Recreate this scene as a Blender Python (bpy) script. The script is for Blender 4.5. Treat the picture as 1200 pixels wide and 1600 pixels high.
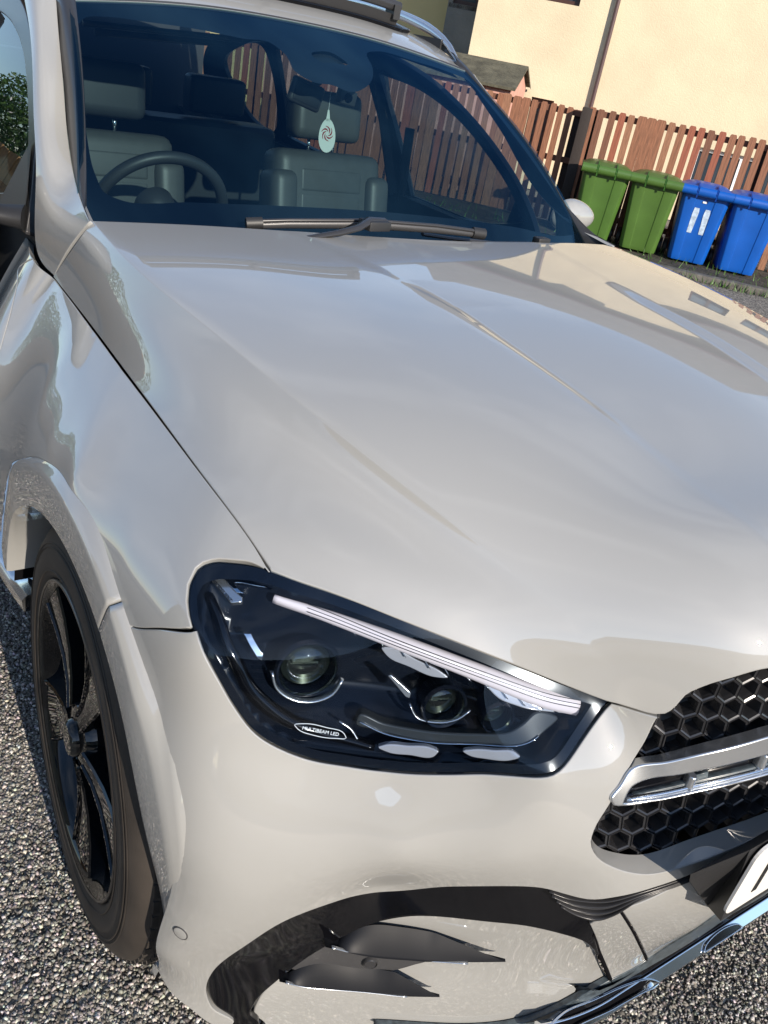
import bpy, bmesh, math, random
import numpy as np
from mathutils import Vector, Matrix, geometry
for o in list(bpy.data.objects): bpy.data.objects.remove(o)
SC=bpy.context.scene; COL=SC.collection; R=math.radians
rng=np.random.default_rng(7); random.seed(7)

# ---------------------------------------------------------------- camera, sky, sun, exposure
cd=bpy.data.cameras.new('camera'); cam=bpy.data.objects.new('camera',cd); COL.objects.link(cam); SC.camera=cam
cd.sensor_fit='VERTICAL'; cd.sensor_height=36; cd.lens=36*1392.1249/1600; cd.clip_start=.02; cd.clip_end=2000
cr,cu,cf=Vector((.54422199,.82082366,.17340972)),Vector((-.47911318,.13441158,.86740076)),Vector((-.6886748,.55514146,-.46641718))
m=Matrix((cr,cu,-cf)).transposed().to_4x4(); m.translation=(1.22978987,-1.35268817,1.58552498); cam.matrix_world=m
SC.render.resolution_x=768; SC.render.resolution_y=1024
SUN=Vector((.92,-.08,.385)).normalized()
sun_el=math.asin(SUN.z); sun_az=math.atan2(SUN.x,SUN.y)
W=bpy.data.worlds.new('World'); SC.world=W; W.use_nodes=True; nt=W.node_tree; nt.nodes.clear()
wo=nt.nodes.new('ShaderNodeOutputWorld'); bg=nt.nodes.new('ShaderNodeBackground'); sky=nt.nodes.new('ShaderNodeTexSky')
sky.sky_type='NISHITA'; sky.sun_disc=False; sky.sun_elevation=sun_el; sky.sun_rotation=sun_az; sky.air_density=1.0; sky.dust_density=.3; sky.ozone_density=3.0
tc=nt.nodes.new('ShaderNodeTexCoord'); mp=nt.nodes.new('ShaderNodeMapping'); mp.inputs['Scale'].default_value=(.9,1.5,2.6); mp.inputs['Rotation'].default_value=(0,0,.6)
cn=nt.nodes.new('ShaderNodeTexNoise'); cn.inputs['Scale'].default_value=1.7; cn.inputs['Detail'].default_value=4; cn.inputs['Roughness'].default_value=.55
rp=nt.nodes.new('ShaderNodeValToRGB'); rp.color_ramp.elements[0].position=.45; rp.color_ramp.elements[1].position=.85; rp.color_ramp.elements[1].color=(.42,.42,.42,1)
mx=nt.nodes.new('ShaderNodeMixRGB'); mx.inputs[2].default_value=(8.5,9.0,9.8,1)
nt.links.new(tc.outputs['Generated'],mp.inputs[0]); nt.links.new(mp.outputs[0],cn.inputs['Vector']); nt.links.new(cn.outputs[0],rp.inputs[0])
nt.links.new(rp.outputs[0],mx.inputs[0]); nt.links.new(sky.outputs[0],mx.inputs[1]); nt.links.new(mx.outputs[0],bg.inputs[0]); nt.links.new(bg.outputs[0],wo.inputs[0])
bg.inputs[1].default_value=.15
sd=bpy.data.lights.new('sun','SUN'); sd.energy=4.9; sd.angle=R(.53); sd.color=(1,.89,.76)
so=bpy.data.objects.new('sun',sd); COL.objects.link(so); so.rotation_euler=(-SUN).to_track_quat('-Z','Y').to_euler()
vs=SC.view_settings; vs.view_transform='Standard'; vs.look='None'; vs.exposure=0.48; vs.gamma=1; vs.use_curve_mapping=False

#SURF-BEGIN
def spw(kn, x):
    """natural cubic spline weights: value at x = W @ knot values"""
    kn=np.asarray(kn,float);x=np.asarray(x,float);n=len(kn)
    if n==2:
        w=(x-kn[0])/(kn[1]-kn[0]);return np.stack([1-w,w],-1)
    h=np.diff(kn);A=np.zeros((n,n));B=np.zeros((n,n));A[0,0]=A[-1,-1]=1
    for i in range(1,n-1):
        A[i,i-1]=h[i-1];A[i,i]=2*(h[i-1]+h[i]);A[i,i+1]=h[i]
        B[i,i-1]=6/h[i-1];B[i,i]=-6/h[i-1]-6/h[i];B[i,i+1]=6/h[i]
    M=np.linalg.solve(A,B)
    k=np.clip(np.searchsorted(kn,x)-1,0,n-2);hk=h[k];a=(kn[k+1]-x)/hk;b=(x-kn[k])/hk
    I=np.eye(n);ca=((np.clip(a,-9,9)**3-a)*hk**2/6);cb=((np.clip(b,-9,9)**3-b)*hk**2/6)
    out=(x<kn[0])|(x>kn[-1]);ca=np.where(out,0,ca);cb=np.where(out,0,cb)
    W=a[...,None]*I[k]+b[...,None]*I[k+1]+ca[...,None]*M[k]+cb[...,None]*M[k+1]
    if out.any():                      # linear extension with the end slope
        e=1e-4
        for o,s0,sg in ((x<kn[0],kn[0],1),(x>kn[-1],kn[-1],-1)):
            if o.any():
                w0=spw(kn,np.array([s0]))[0];w1=spw(kn,np.array([s0+sg*e]))[0]
                W[o]=w0+(x[o]-s0)[:,None]*(w1-w0)/(sg*e)
    return W
def chord(P):
    P=np.asarray(P,float);d=np.r_[0,np.cumsum(np.linalg.norm(np.diff(P,axis=0),axis=1))];return d/d[-1]
def along(P,t): return spw(chord(P),t)@np.asarray(P,float)

# --- bumper / fender / door skin: radius about a vertical axis, thin-plate through measured points
SKX,SKR=-1.3,2.0
HF0=[(-0.7019,-0.81,1.0131),(-0.4087,-0.825,1.0114),(-0.1558,-0.84,1.0092),(0.0431,-0.85,1.005),(0.2012,-0.855,0.9976),(0.3194,-0.85,0.9802),(0.39,-0.84,0.956)]
SKPTS=[
# shoulder under the bonnet gap
(-1.2,-.79,1.02),(-.95,-.80,1.012)]+[tuple(p) for p in along(HF0,np.linspace(0,1,17))]+[
(.448,-.78,.945),(.513,-.72,.935),(.568,-.65,.914),(.625,-.57,.888),(.69,-.474,.860),(.744,-.437,.865),
# side, z .9
(-1.2,-.90,.92),(-.7,-.912,.92),(-.3,-.938,.92),(-.15,-.968,.905),(0,-.975,.915),(.2,-.962,.905),(0,-.990,.86),(-.2,-.985,.85),(.349,-.937,.916),
(-1.2,-.958,.80),(-.7,-.968,.80),(-.3,-.982,.80),(0,-.990,.80),(.25,-.986,.80),(.399,-.945,.894),(.443,-.93,.844),(.487,-.89,.776),(.525,-.83,.743),(.585,-.74,.732),(.660,-.64,.754),(.713,-.571,.786),
(.37,-.978,.76),
(-1.2,-.965,.60),(-.7,-.972,.60),(-.3,-.980,.60),(0,-.987,.60),(.3,-.989,.60),(.44,-.992,.60),(.50,-.968,.60),(.55,-.905,.60),(.587,-.83,.60),(.41,-.985,.70),(.47,-.955,.72),
(-1.2,-.96,.35),(-.6,-.965,.35),(0,-.975,.35),(.3,-.982,.35),(.445,-.990,.36),(.495,-.955,.36),(.532,-.87,.36),(.49,-.972,.45),
(-1.2,-.94,.15),(-.6,-.94,.15),(0,-.95,.18),(.43,-.982,.2),(.48,-.94,.22),(.535,-.83,.22),(.43,-.975,.08),(.475,-.935,.1),(.53,-.83,.1),(.77,-.30,.1),(.78,0,.1),
(.580,-.785,.461),(.611,-.72,.531),(.671,-.66,.574),(.751,-.54,.586),(.64,-.74,.64),(.72,-.62,.66),
(.765,-.48,.737),(.79,-.486,.662),(.81,-.46,.56),
(.82,-.30,.90),(.84,-.30,.78),(.855,-.30,.65),(.862,-.25,.53),(.842,-.25,.42),(.803,-.25,.30),(.795,-.30,.20),
(.85,0,.90),(.87,0,.78),(.885,0,.65),(.875,0,.53),(.85,0,.42),(.808,0,.30),(.80,0,.20),
(.79,-.44,.45),(.762,-.43,.31),(.73,-.48,.18),(.66,-.62,.42),(.65,-.63,.25),
(.80,-.36,.98),(.835,-.18,1.0),(.845,0,1.0)]
def _skfit(lam=1.5e-4):
    P=np.array(SKPTS,float);m=P[np.abs(P[:,1])>.01]*[1,-1,1];P=np.vstack([P,m])
    th=np.arctan2(-P[:,1],P[:,0]-SKX);r=np.hypot(P[:,0]-SKX,P[:,1]);K=np.stack([th*SKR,P[:,2]],1)
    def phi(d2): return np.where(d2>0,d2*np.log(np.maximum(d2,1e-18))*.5,0)
    D=((K[:,None]-K[None])**2).sum(-1);n=len(K);A=np.zeros((n+3,n+3));A[:n,:n]=phi(D)+lam*np.eye(n)
    A[:n,n]=1;A[:n,n+1:]=K;A[n,:n]=1;A[n+1:,:n]=K.T
    c=np.linalg.solve(A,np.r_[r,0,0,0]);return K,c,phi
_SK=_skfit()
def skin(s,t):
    K,c,phi=_SK;s=np.asarray(s,float);t=np.asarray(t,float);q=np.stack([s,t],-1).reshape(-1,2);r=np.empty(len(q))
    for i in range(0,len(q),4000):
        b=q[i:i+4000];r[i:i+4000]=phi(((b[:,None]-K[None])**2).sum(-1))@c[:len(K)]+c[len(K)]+b@c[len(K)+1:]
    r=r.reshape(s.shape);th=s/SKR
    return np.stack([SKX+r*np.cos(th),-r*np.sin(th),t],-1)

# --- bonnet: eight feature lines rear to front, sections across
HF3=[(-0.5959,-0.7624,1.158),(-0.2865,-0.7763,1.146),(-0.0335,-0.7532,1.129),(0.1096,-0.7324,1.114),(0.2518,-0.6996,1.091),(0.4468,-0.6168,1.034),(0.5849,-0.5381,0.976),(0.6758,-0.4862,0.922),(0.7266,-0.4517,0.862)]
HF5=[tuple(p) for p in [(-0.4953,-0.3909,1.18)]]+[(-0.1904,-0.3243,1.175),(-0.0132,-0.2974,1.169),(0.1023,-0.2969,1.161),(0.2501,-0.2882,1.145),(0.4022,-0.2761,1.122)]+[(0.5666,-0.268,1.0938),(0.7042,-0.265,1.0768)]+[(.808,-.262,1.015),(.845,-.262,.945)]
HF7R=(-0.445,-0.0588,1.186)
HS=np.array([-.82,-.72,-.62,-.52,-.39,-.26,-.235,0,.235,.26,.39,.52,.62,.72,.82])
HF1E=((-0.6416,-0.8,1.0712),(0.4956,-0.728,0.9328));HF2E=((-0.5993,-0.785,1.1246),(0.5994,-0.592,0.8918))
def _hfeat(t):
    t=np.asarray(t,float)[...,None]
    F0,F3,F5=[spw(chord(P),t[...,0])@np.asarray(P,float) for P in (HF0,HF3,HF5)]
    b=4*t*(1-t)
    def mid(w,E,bul):
        d=[np.array(e)-((1-w)*np.array(A)+w*np.array(B)) for e,A,B in zip(E,(HF0[0],HF0[-1]),(HF3[0],HF3[-1]))]
        return (1-w)*F0+w*F3+(1-t)**6*d[0]+t**3*d[1]+b*np.array(bul)
    F1=mid(1/3,HF1E,(0,-.006,.018));F2=mid(2/3,HF2E,(0,-.003,.014))
    F4=.5*(F3+F5)+np.array([0,0,.007])*(b+.3)+t**3*np.array([.018,0,.02])
    k=np.clip((t-.24)/.10,0,1)*np.clip((.76-t)/.16,0,1)
    F6=F5*[1,0,1]+F5*[0,1,0]*np.array([0,.90,0])+k*np.array([0,0,-.0052])
    F7=F5*[1,0,1]+np.array([0,0,.006])*(1-.6*t)+(1-t)**2*(np.array(HF7R)*[1,0,1]-np.array(HF5[0])*[1,0,1]-[0,0,.006])+t**2*np.array([.04,0,.002])
    R=[F0,F1,F2,F3,F4,F5,F6,F7];L=[f*[1,-1,1] for f in R[:7][::-1]]
    return np.stack(R+L,-2)
def _hw(s):
    s=np.asarray(s,float);W=np.zeros(s.shape+(15,))
    for a,b in ((0,3),(3,5),(5,6),(6,8),(8,9),(9,11),(11,14)):
        m=(s>=HS[a]-(9 if a==0 else 0))&(s<=HS[b]+(9 if b==14 else 0))
        if m.any():
            w=spw(HS[a:b+1],s[m]);W[m]=0;Z=np.zeros((m.sum(),15));Z[:,a:b+1]=w;W[m]=Z
    return W
def hood(s,t):
    s=np.asarray(s,float);sh=s.shape;s=s.ravel();t=np.asarray(t,float).ravel()/1.4
    return np.einsum('nk,nkd->nd',_hw(s),_hfeat(t)).reshape(sh+(3,))

# --- tensor patches
def patch(rows,S,T):
    rows=[np.asarray(r,float) for r in rows]
    def f(s,t):
        s=np.asarray(s,float);sh=s.shape;s=s.ravel()/S;t=np.asarray(t,float).ravel()/T
        n=rows[0].shape[0];ks=np.linspace(0,1,n);Ws=spw(ks,s);Wt=spw(np.linspace(0,1,len(rows)),t)
        return np.einsum('ni,nj,jid->nd',Ws,Wt,np.array(rows)).reshape(sh+(3,))
    return f
WS0=[(-.665,-.772,1.120),(-.585,-.40,1.135),(-.565,0,1.140),(-.585,.40,1.135),(-.665,.772,1.120)]
WS2=[(-1.232,-.625,1.523),(-1.262,-.31,1.560),(-1.272,0,1.570),(-1.262,.31,1.560),(-1.232,.625,1.523)]
WS1=[tuple((np.array(a)+np.array(b))/2+np.array([.022,0,.026])) for a,b in zip(WS0,WS2)]
glass=patch([WS0,WS1,WS2],1.45,.75)
# roof from the header back
def _rr(x,h,w): return [(x,-w,h-.045),(x,-w*.55,h-.008),(x,0,h),(x,w*.55,h-.008),(x,w,h-.045)]
roof=patch([WS2,_rr(-1.36,1.600,.635),_rr(-1.50,1.630,.645),_rr(-1.8,1.655,.65),_rr(-2.5,1.655,.65),_rr(-3.3,1.60,.62)],1.25,2.4)
# A-pillar outer skin (left row -> right row as s), bottom -> top as t
PL=[(-0.6972,-0.81,1.0158),(-0.8175,-0.812,1.0241),(-0.8409,-0.812,1.0947),(-0.8552,-0.805,1.153),(-0.9637,-0.778,1.2677),(-1.1124,-0.742,1.3834),(-1.2368,-0.716,1.4545),(-1.3368,-0.7,1.5032)]
PR=[(-0.5859,-0.772,1.16),(-0.7592,-0.745,1.1914),(-0.9485,-0.71,1.2769),(-1.0931,-0.68,1.3939),(-1.217,-0.655,1.479),(-1.263,-0.645,1.5176)]
def _res(P,n): return along(P,np.linspace(0,1,n))
PLr,PRr=_res(PL,7),_res(PR,7)
PMr=(PLr+PRr)/2+np.array([.012,-.014,.010])*np.array([.45,.9,1,1,1,1,1])[:,None]
pillar=patch([np.array([PLr[i],PMr[i],PRr[i]]) for i in range(7)],.10,.75)
def skid(s,t):
    s=np.asarray(s,float);k=np.asarray(t,float)/.05
    return np.stack([.792+.018*k-1.1*np.maximum(0,np.abs(s)-.30)**2-.006*np.maximum(0,k-.8)**2*25,-s,.223-.020*k-.012*np.maximum(0,k-.8)],-1)
# greenhouse side, s = -x, t = z
def side(s,t):
    s=np.asarray(s,float);t=np.asarray(t,float)
    y=-(.815-.27*(t-1.05)-.22*(t-1.05)**2)-.012*np.sin(np.clip((s-.9)/2.4,0,1)*np.pi)
    return np.stack([-s,y,t],-1)
SURF={'skin':(skin,1,(-.4,2.6),(.12,1.03)),'hood':(hood,1,(-.82,.82),(0,1.4)),'glass':(glass,1,(0,1.45),(0,.75)),
 'roof':(roof,1,(0,1.25),(0,2.4)),'skid':(skid,1,(-.2,.7),(0,.05)),'pillar':(pillar,1,(0,.1),(0,.75)),'side':(side,-1,(.9,3.4),(1.0,1.55))}
def spt(name,s,t,off=0.0,flip=1):
    f,sg=SURF[name][:2];s=np.asarray(s,float);t=np.asarray(t,float);P=f(s,t)
    e=2e-3;N=np.cross(f(s+e,t)-f(s-e,t),f(s,t+e)-f(s,t-e));N/=np.linalg.norm(N,axis=-1)[...,None]+1e-12
    N=N*NSG[name];return P+off*N,N
NSG={k:1 for k in SURF}
for _k,_s,_t,_d in (('skin',.3,.6,(1,0,0)),('hood',0,.7,(0,0,1)),('glass',.7,.4,(1,0,1)),('roof',.6,1,(0,0,1)),('pillar',.05,.3,(1,-1,0)),('side',2,1.2,(0,-1,0)),('skid',.2,.02,(1,0,1))):
    if (spt(_k,np.array([_s]),np.array([_t]))[1][0]@np.array(_d,float))<0: NSG[_k]=-1
# background frame: a along the fence (to the right), d away from the bins' front, z up
EA=math.radians(42);EQ=np.array([-4.66,6.70]);EE=np.array([math.cos(EA),math.sin(EA)]);EN=np.array([-EE[1],EE[0]])
def E3(a,d,z):
    p=EQ+a*EE+d*EN;return (float(p[0]),float(p[1]),float(z))
#SURF-END

# ---------------------------------------------------------------- materials
def mat(name,col=(.5,.5,.5),rough=.5,metal=0,coat=0,spec=.5,emit=None,bump=None,noise=None,coatr=.02,ior=1.5):
    """noise=(scale,amount,detail): colour grain; bump=(scale,strength,dist)"""
    M=bpy.data.materials.new(name); M.use_nodes=True; n=M.node_tree.nodes; l=M.node_tree.links; p=n['Principled BSDF']
    p.inputs['Base Color'].default_value=(*col,1); p.inputs['Roughness'].default_value=rough; p.inputs['Metallic'].default_value=metal
    p.inputs['Coat Weight'].default_value=coat; p.inputs['Coat Roughness'].default_value=coatr; p.inputs['Specular IOR Level'].default_value=spec; p.inputs['IOR'].default_value=ior
    if emit: p.inputs['Emission Color'].default_value=(*emit[:3],1); p.inputs['Emission Strength'].default_value=emit[3]
    if noise or bump:
        g=n.new('ShaderNodeTexCoord')
    if noise:
        t=n.new('ShaderNodeTexNoise'); t.inputs['Scale'].default_value=noise[0]; t.inputs['Detail'].default_value=noise[2] if len(noise)>2 else 4
        l.new(g.outputs['Object'],t.inputs['Vector']); r=n.new('ShaderNodeMapRange'); r.inputs[1].default_value=.3; r.inputs[2].default_value=.7
        r.inputs[3].default_value=1-noise[1]; r.inputs[4].default_value=1+noise[1]; l.new(t.outputs[0],r.inputs[0])
        v=n.new('ShaderNodeVectorMath'); v.operation='SCALE'; v.inputs[0].default_value=col; l.new(r.outputs[0],v.inputs['Scale']); l.new(v.outputs[0],p.inputs['Base Color'])
    if bump:
        t=n.new('ShaderNodeTexNoise'); t.inputs['Scale'].default_value=bump[0]; t.inputs['Detail'].default_value=6
        l.new(g.outputs['Object'],t.inputs['Vector']); b=n.new('ShaderNodeBump'); b.inputs['Strength'].default_value=bump[1]; b.inputs['Distance'].default_value=bump[2]
        l.new(t.outputs[0],b.inputs['Height']); l.new(b.outputs[0],p.inputs['Normal'])
    return M
def glassmat(name,tint,refl,f0,rough=0.0,fp=1.0):
    M=bpy.data.materials.new(name); M.use_nodes=True; n=M.node_tree.nodes; l=M.node_tree.links; n.clear()
    o=n.new('ShaderNodeOutputMaterial'); t=n.new('ShaderNodeBsdfTransparent'); t.inputs[0].default_value=(*tint,1)
    g=n.new('ShaderNodeBsdfGlossy'); g.inputs[0].default_value=(*refl,1); g.inputs['Roughness'].default_value=rough
    fr=n.new('ShaderNodeLayerWeight'); fr.inputs[0].default_value=.5; pw=n.new('ShaderNodeMath'); pw.operation='POWER'; pw.inputs[1].default_value=5; l.new(fr.outputs['Facing'],pw.inputs[0])
    r=n.new('ShaderNodeMapRange'); r.inputs[1].default_value=0; r.inputs[2].default_value=1; r.inputs[3].default_value=f0; r.inputs[4].default_value=fp
    x=n.new('ShaderNodeMixShader'); l.new(pw.outputs[0],r.inputs[0]); l.new(r.outputs[0],x.inputs[0]); l.new(t.outputs[0],x.inputs[1]); l.new(g.outputs[0],x.inputs[2]); l.new(x.outputs[0],o.inputs[0])
    return M
PAINT=mat('body_paint',(.305,.305,.293),.45,coat=1,coatr=.012,spec=.15)
PAINT.node_tree.nodes['Principled BSDF'].inputs['Coat IOR'].default_value=1.98
# a little road dust low on the bumper and sills breaks the gloss
n=PAINT.node_tree.nodes; l=PAINT.node_tree.links; p=n['Principled BSDF']; g=n.new('ShaderNodeNewGeometry'); sx=n.new('ShaderNodeSeparateXYZ'); l.new(g.outputs['Position'],sx.inputs[0])
dn=n.new('ShaderNodeTexNoise'); dn.inputs['Scale'].default_value=260; dn.inputs['Detail'].default_value=5; l.new(g.outputs['Position'],dn.inputs['Vector'])
mr=n.new('ShaderNodeMapRange'); mr.inputs[1].default_value=.75; mr.inputs[2].default_value=.15; mr.inputs[3].default_value=0; mr.inputs[4].default_value=1; l.new(sx.outputs[2],mr.inputs[0])
my=n.new('ShaderNodeMapRange'); my.inputs[1].default_value=-.82; my.inputs[2].default_value=-.95; l.new(sx.outputs[1],my.inputs[0])
mm=n.new('ShaderNodeMath'); mm.operation='MULTIPLY'; l.new(mr.outputs[0],mm.inputs[0]); l.new(my.outputs[0],mm.inputs[1])
rr_=n.new('ShaderNodeMapRange'); rr_.inputs[1].default_value=.52; rr_.inputs[2].default_value=.66; l.new(dn.outputs[0],rr_.inputs[0])
m2=n.new('ShaderNodeMath'); m2.operation='MULTIPLY'; l.new(mm.outputs[0],m2.inputs[0]); l.new(rr_.outputs[0],m2.inputs[1])
mc=n.new('ShaderNodeMix'); mc.data_type='RGBA'; mc.inputs['A'].default_value=(.305,.305,.293,1); mc.inputs['B'].default_value=(.305,.30,.285,1); l.new(m2.outputs[0],mc.inputs['Factor']); l.new(mc.outputs['Result'],p.inputs['Base Color'])
mk=n.new('ShaderNodeMapRange'); mk.inputs[3].default_value=.012; mk.inputs[4].default_value=.16; l.new(m2.outputs[0],mk.inputs[0]); l.new(mk.outputs[0],p.inputs['Coat Roughness'])
BLKG=mat('gloss_black',(.003,.003,.004),.25,coat=1,coatr=.09,spec=0)
BLKP=mat('black_plastic',(.018,.018,.019),.5,bump=(900,.25,.0006))
BLKS=mat('satin_black',(.03,.03,.032),.28,spec=.5)
WLET=mat('winglet_black',(.008,.009,.012),.5,spec=.2)
DARK=mat('cavity_black',(.004,.004,.005),.9,spec=.05)
DGRY=mat('dark_grey_plastic',(.045,.045,.047),.38,bump=(700,.15,.0005))
MESHM=mat('grille_black',(.028,.028,.03),.26,coat=.4,coatr=.1)
CHROME=mat('chrome',(.82,.84,.86),.06,metal=1)
SILV=mat('satin_silver',(.62,.64,.66),.24,metal=.9,coat=.5)
TEAL=mat('speckled_dark_trim',(.05,.065,.075),.35,noise=(90,.5),coat=.4,coatr=.2)  # dark trim with a speckled colour variation
TYRE=mat('tyre_rubber',(.034,.028,.023),.62,noise=(14,.28),bump=(500,.2,.0006))
RIMB=mat('rim_gloss_black',(.004,.005,.006),.2,coat=1,coatr=.015,spec=0)
RIMG=mat('rim_inner_barrel',(.022,.022,.024),.35,metal=.2)
DISC=mat('brake_disc',(.16,.15,.14),.35,metal=.9,noise=(60,.25))
WGL=glassmat('windscreen_glass',(.47,.60,.62),(.12,.34,.54),.095,fp=.95)
SGL=glassmat('side_glass',(.42,.50,.52),(.9,.95,1.0),.05)
HGL=glassmat('headlamp_glass',(.80,.86,.92),(.8,.9,1),.02)
FRIT=mat('glass_black_border',(.006,.009,.016),.12,coat=.6)
FRITP=mat('sensor_border',(.018,.010,.030),.35)
SEAT=mat('grey_leather',(.075,.076,.072),.45,noise=(30,.06),bump=(300,.15,.001))
SEATD=mat('dark_leather',(.04,.043,.046),.45,bump=(300,.15,.001))
INTB=mat('cabin_trim_black',(.018,.02,.023),.6)
LINER=mat('cabin_headliner',(.045,.047,.05),.9)
DRLM=mat('light_guide_white',(.62,.55,.56),.2,coat=.8,emit=(1,.86,.88,.12))  # faint emission stands in for sun reflected by the guide
LAMPW=mat('lamp_lens_white',(.42,.42,.45),.1,metal=.35,coat=1)
BOWL=mat('lamp_housing_black',(.004,.006,.011),.2,spec=.35)
BOWLG=mat('lamp_housing_grey',(.035,.04,.044),.25,metal=.3)
LENS=glassmat('projector_glass',(.50,.54,.47),(.9,.95,1),.07)
PLATE=mat('plate_white',(.74,.72,.68),.35,coat=.3)
INK=mat('print_black',(.01,.01,.01),.5)
INKW=mat('print_white',(.8,.8,.8),.5)
REDP=mat('print_red',(.42,.02,.03),.5)
# ---------------------------------------------------------------- object helpers
def tag(o,label=None,cat=None,group=None,kind=None):
    if label:o['label']=label
    if cat:o['category']=cat
    if group:o['group']=group
    if kind:o['kind']=kind
    return o
def mesh(name,V,F,m,parent=None,smooth=True,normals=None,loc=None):
    me=bpy.data.meshes.new(name); me.from_pydata([tuple(map(float,v)) for v in V],[],[tuple(map(int,f)) for f in F]); me.update()
    for p in me.polygons: p.use_smooth=smooth
    if normals is not None: me.normals_split_custom_set_from_vertices([tuple(map(float,q)) for q in normals])
    o=bpy.data.objects.new(name,me); COL.objects.link(o)
    for q in (m if isinstance(m,(list,tuple)) else [m]): me.materials.append(q)
    if parent: o.parent=parent
    if loc is not None: o.location=loc
    return o
def empty(name,loc=(0,0,0),rz=0):
    o=bpy.data.objects.new(name,None); COL.objects.link(o); o.location=loc; o.rotation_euler=(0,0,rz); o.empty_display_size=.2; return o
class MB:
    def __init__(s): s.V=[];s.F=[]
    def add(s,V,F):
        k=len(s.V); s.V+= [tuple(map(float,v)) for v in V]; s.F+=[tuple(int(i)+k for i in f) for f in F]; return s
    def box(s,a,b,M=None,taper=None):
        x0,y0,z0=a;x1,y1,z1=b;V=[(x0,y0,z0),(x1,y0,z0),(x1,y1,z0),(x0,y1,z0),(x0,y0,z1),(x1,y0,z1),(x1,y1,z1),(x0,y1,z1)]
        if taper: cx,cy=(x0+x1)/2,(y0+y1)/2; V=[(cx+(x-cx)*taper,cy+(y-cy)*taper,z) if z==z0 else (x,y,z) for x,y,z in V]
        if M is not None: V=[tuple(M@Vector(v)) for v in V]
        return s.add(V,[(0,3,2,1),(4,5,6,7),(0,1,5,4),(1,2,6,5),(2,3,7,6),(3,0,4,7)])
    def tube(s,P,r,n=8,cap=True,flat=None):
        P=[Vector(p) for p in P]; rs=r if hasattr(r,'__len__') else [r]*len(P); V=[];F=[]; up=Vector((0,0,1))
        prev=None
        for i,p in enumerate(P):
            t=(P[min(i+1,len(P)-1)]-P[max(i-1,0)]).normalized(); a=t.cross(up)
            if a.length<1e-3: a=t.cross(Vector((1,0,0)))
            a.normalize()
            if prev is not None and a.dot(prev)<0: a=-a
            prev=a; b=t.cross(a)
            for k in range(n):
                q=2*math.pi*k/n; V.append(p+rs[i]*(math.cos(q)*a+math.sin(q)*b*(flat or 1)))
        for i in range(len(P)-1):
            for k in range(n): F.append((i*n+k,i*n+(k+1)%n,(i+1)*n+(k+1)%n,(i+1)*n+k))
        if cap: F+= [tuple(range(n))[::-1],tuple(range((len(P)-1)*n,len(P)*n))]
        return s.add(V,F)
    def lathe(s,prof,n=48,M=None,close=False):
        V=[];F=[];k=len(prof)
        for i in range(n):
            a=2*math.pi*i/n
            for r,h in prof: V.append(Vector((r*math.cos(a),r*math.sin(a),h)))
        for i in range(n):
            for j in range(k-1+(1 if close else 0)): F.append((i*k+j,((i+1)%n)*k+j,((i+1)%n)*k+(j+1)%k,i*k+(j+1)%k))
        if M is not None: V=[M@v for v in V]
        return s.add(V,F)
    def prism(s,poly,h0,h1,M=None):
        n=len(poly);V=[Vector((x,y,h0)) for x,y in poly]+[Vector((x,y,h1)) for x,y in poly]
        if M is not None: V=[M@v for v in V]
        return s.add(V,[tuple(range(n))[::-1],tuple(range(n,2*n))]+[(i,(i+1)%n,n+(i+1)%n,n+i) for i in range(n)])
    def build(s,name,m,parent=None,smooth=False,loc=None,bevel=0,seg=2,auto=None):
        o=mesh(name,s.V,s.F,m,parent,smooth,loc=loc)
        if bevel or auto:
            bm=bmesh.new(); bm.from_mesh(o.data); bmesh.ops.remove_doubles(bm,verts=bm.verts,dist=1e-6); bmesh.ops.recalc_face_normals(bm,faces=bm.faces)
            if bevel:
                ed=[e for e in bm.edges if len(e.link_faces)==2 and e.calc_face_angle(0)>.5]
                bmesh.ops.bevel(bm,geom=ed,offset=bevel,segments=seg,affect='EDGES',profile=.6)
            for f in bm.faces: f.smooth=True
            for e in bm.edges:
                if len(e.link_faces)==2 and e.calc_face_angle(0)>(auto or .6): e.smooth=False
            bm.to_mesh(o.data); bm.free()
        return o
def crv(pts,res=.008,closed=True):
    """smooth closed outline through points; a third element marks a sharp corner"""
    n=len(pts);out=[];sharp=[len(p)>2 for p in pts];Q=np.array([p[:2] for p in pts],float)
    for i in range(n if closed else n-1):
        a,b=Q[i],Q[(i+1)%n];p0=Q[i-1] if (closed or i>0) else a;p3=Q[(i+2)%n] if (closed or i+2<n) else b
        m0=(b-p0)/2;m1=(p3-a)/2;L=np.linalg.norm(b-a)
        l0=np.linalg.norm(a-p0)+1e-9;l3=np.linalg.norm(p3-b)+1e-9
        m0=((b-a)/L*l0+(a-p0)/l0*L)/(l0+L)*L if not sharp[i] and l0>1e-6 else (b-a)
        m1=((b-a)/L*l3+(p3-b)/l3*L)/(l3+L)*L if not sharp[(i+1)%n] and l3>1e-6 else (b-a)
        k=max(1,int(L/res))
        for j in range(k):
            t=j/k;out.append((2*t**3-3*t*t+1)*a+(t**3-2*t*t+t)*m0+(-2*t**3+3*t*t)*b+(t**3-t*t)*m1)
    if not closed: out.append(Q[-1])
    return np.array(out)
def inpoly(P,poly):
    x,y=P[:,0],P[:,1];c=np.zeros(len(P),bool);n=len(poly);j=n-1
    for i in range(n):
        xi,yi=poly[i];xj,yj=poly[j]
        k=((yi>y)!=(yj>y))&(x<(xj-xi)*(y-yi)/(yj-yi+1e-15)+xi);c^=k;j=i
    return c
def dpoly(P,poly):
    d=np.full(len(P),1e9);A=poly;B=np.roll(poly,-1,0)
    for a,b in zip(A,B):
        ab=b-a;t=np.clip(((P-a)@ab)/(ab@ab+1e-15),0,1);d=np.minimum(d,np.linalg.norm(P-(a+t[:,None]*ab),axis=1))
    return d
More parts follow.
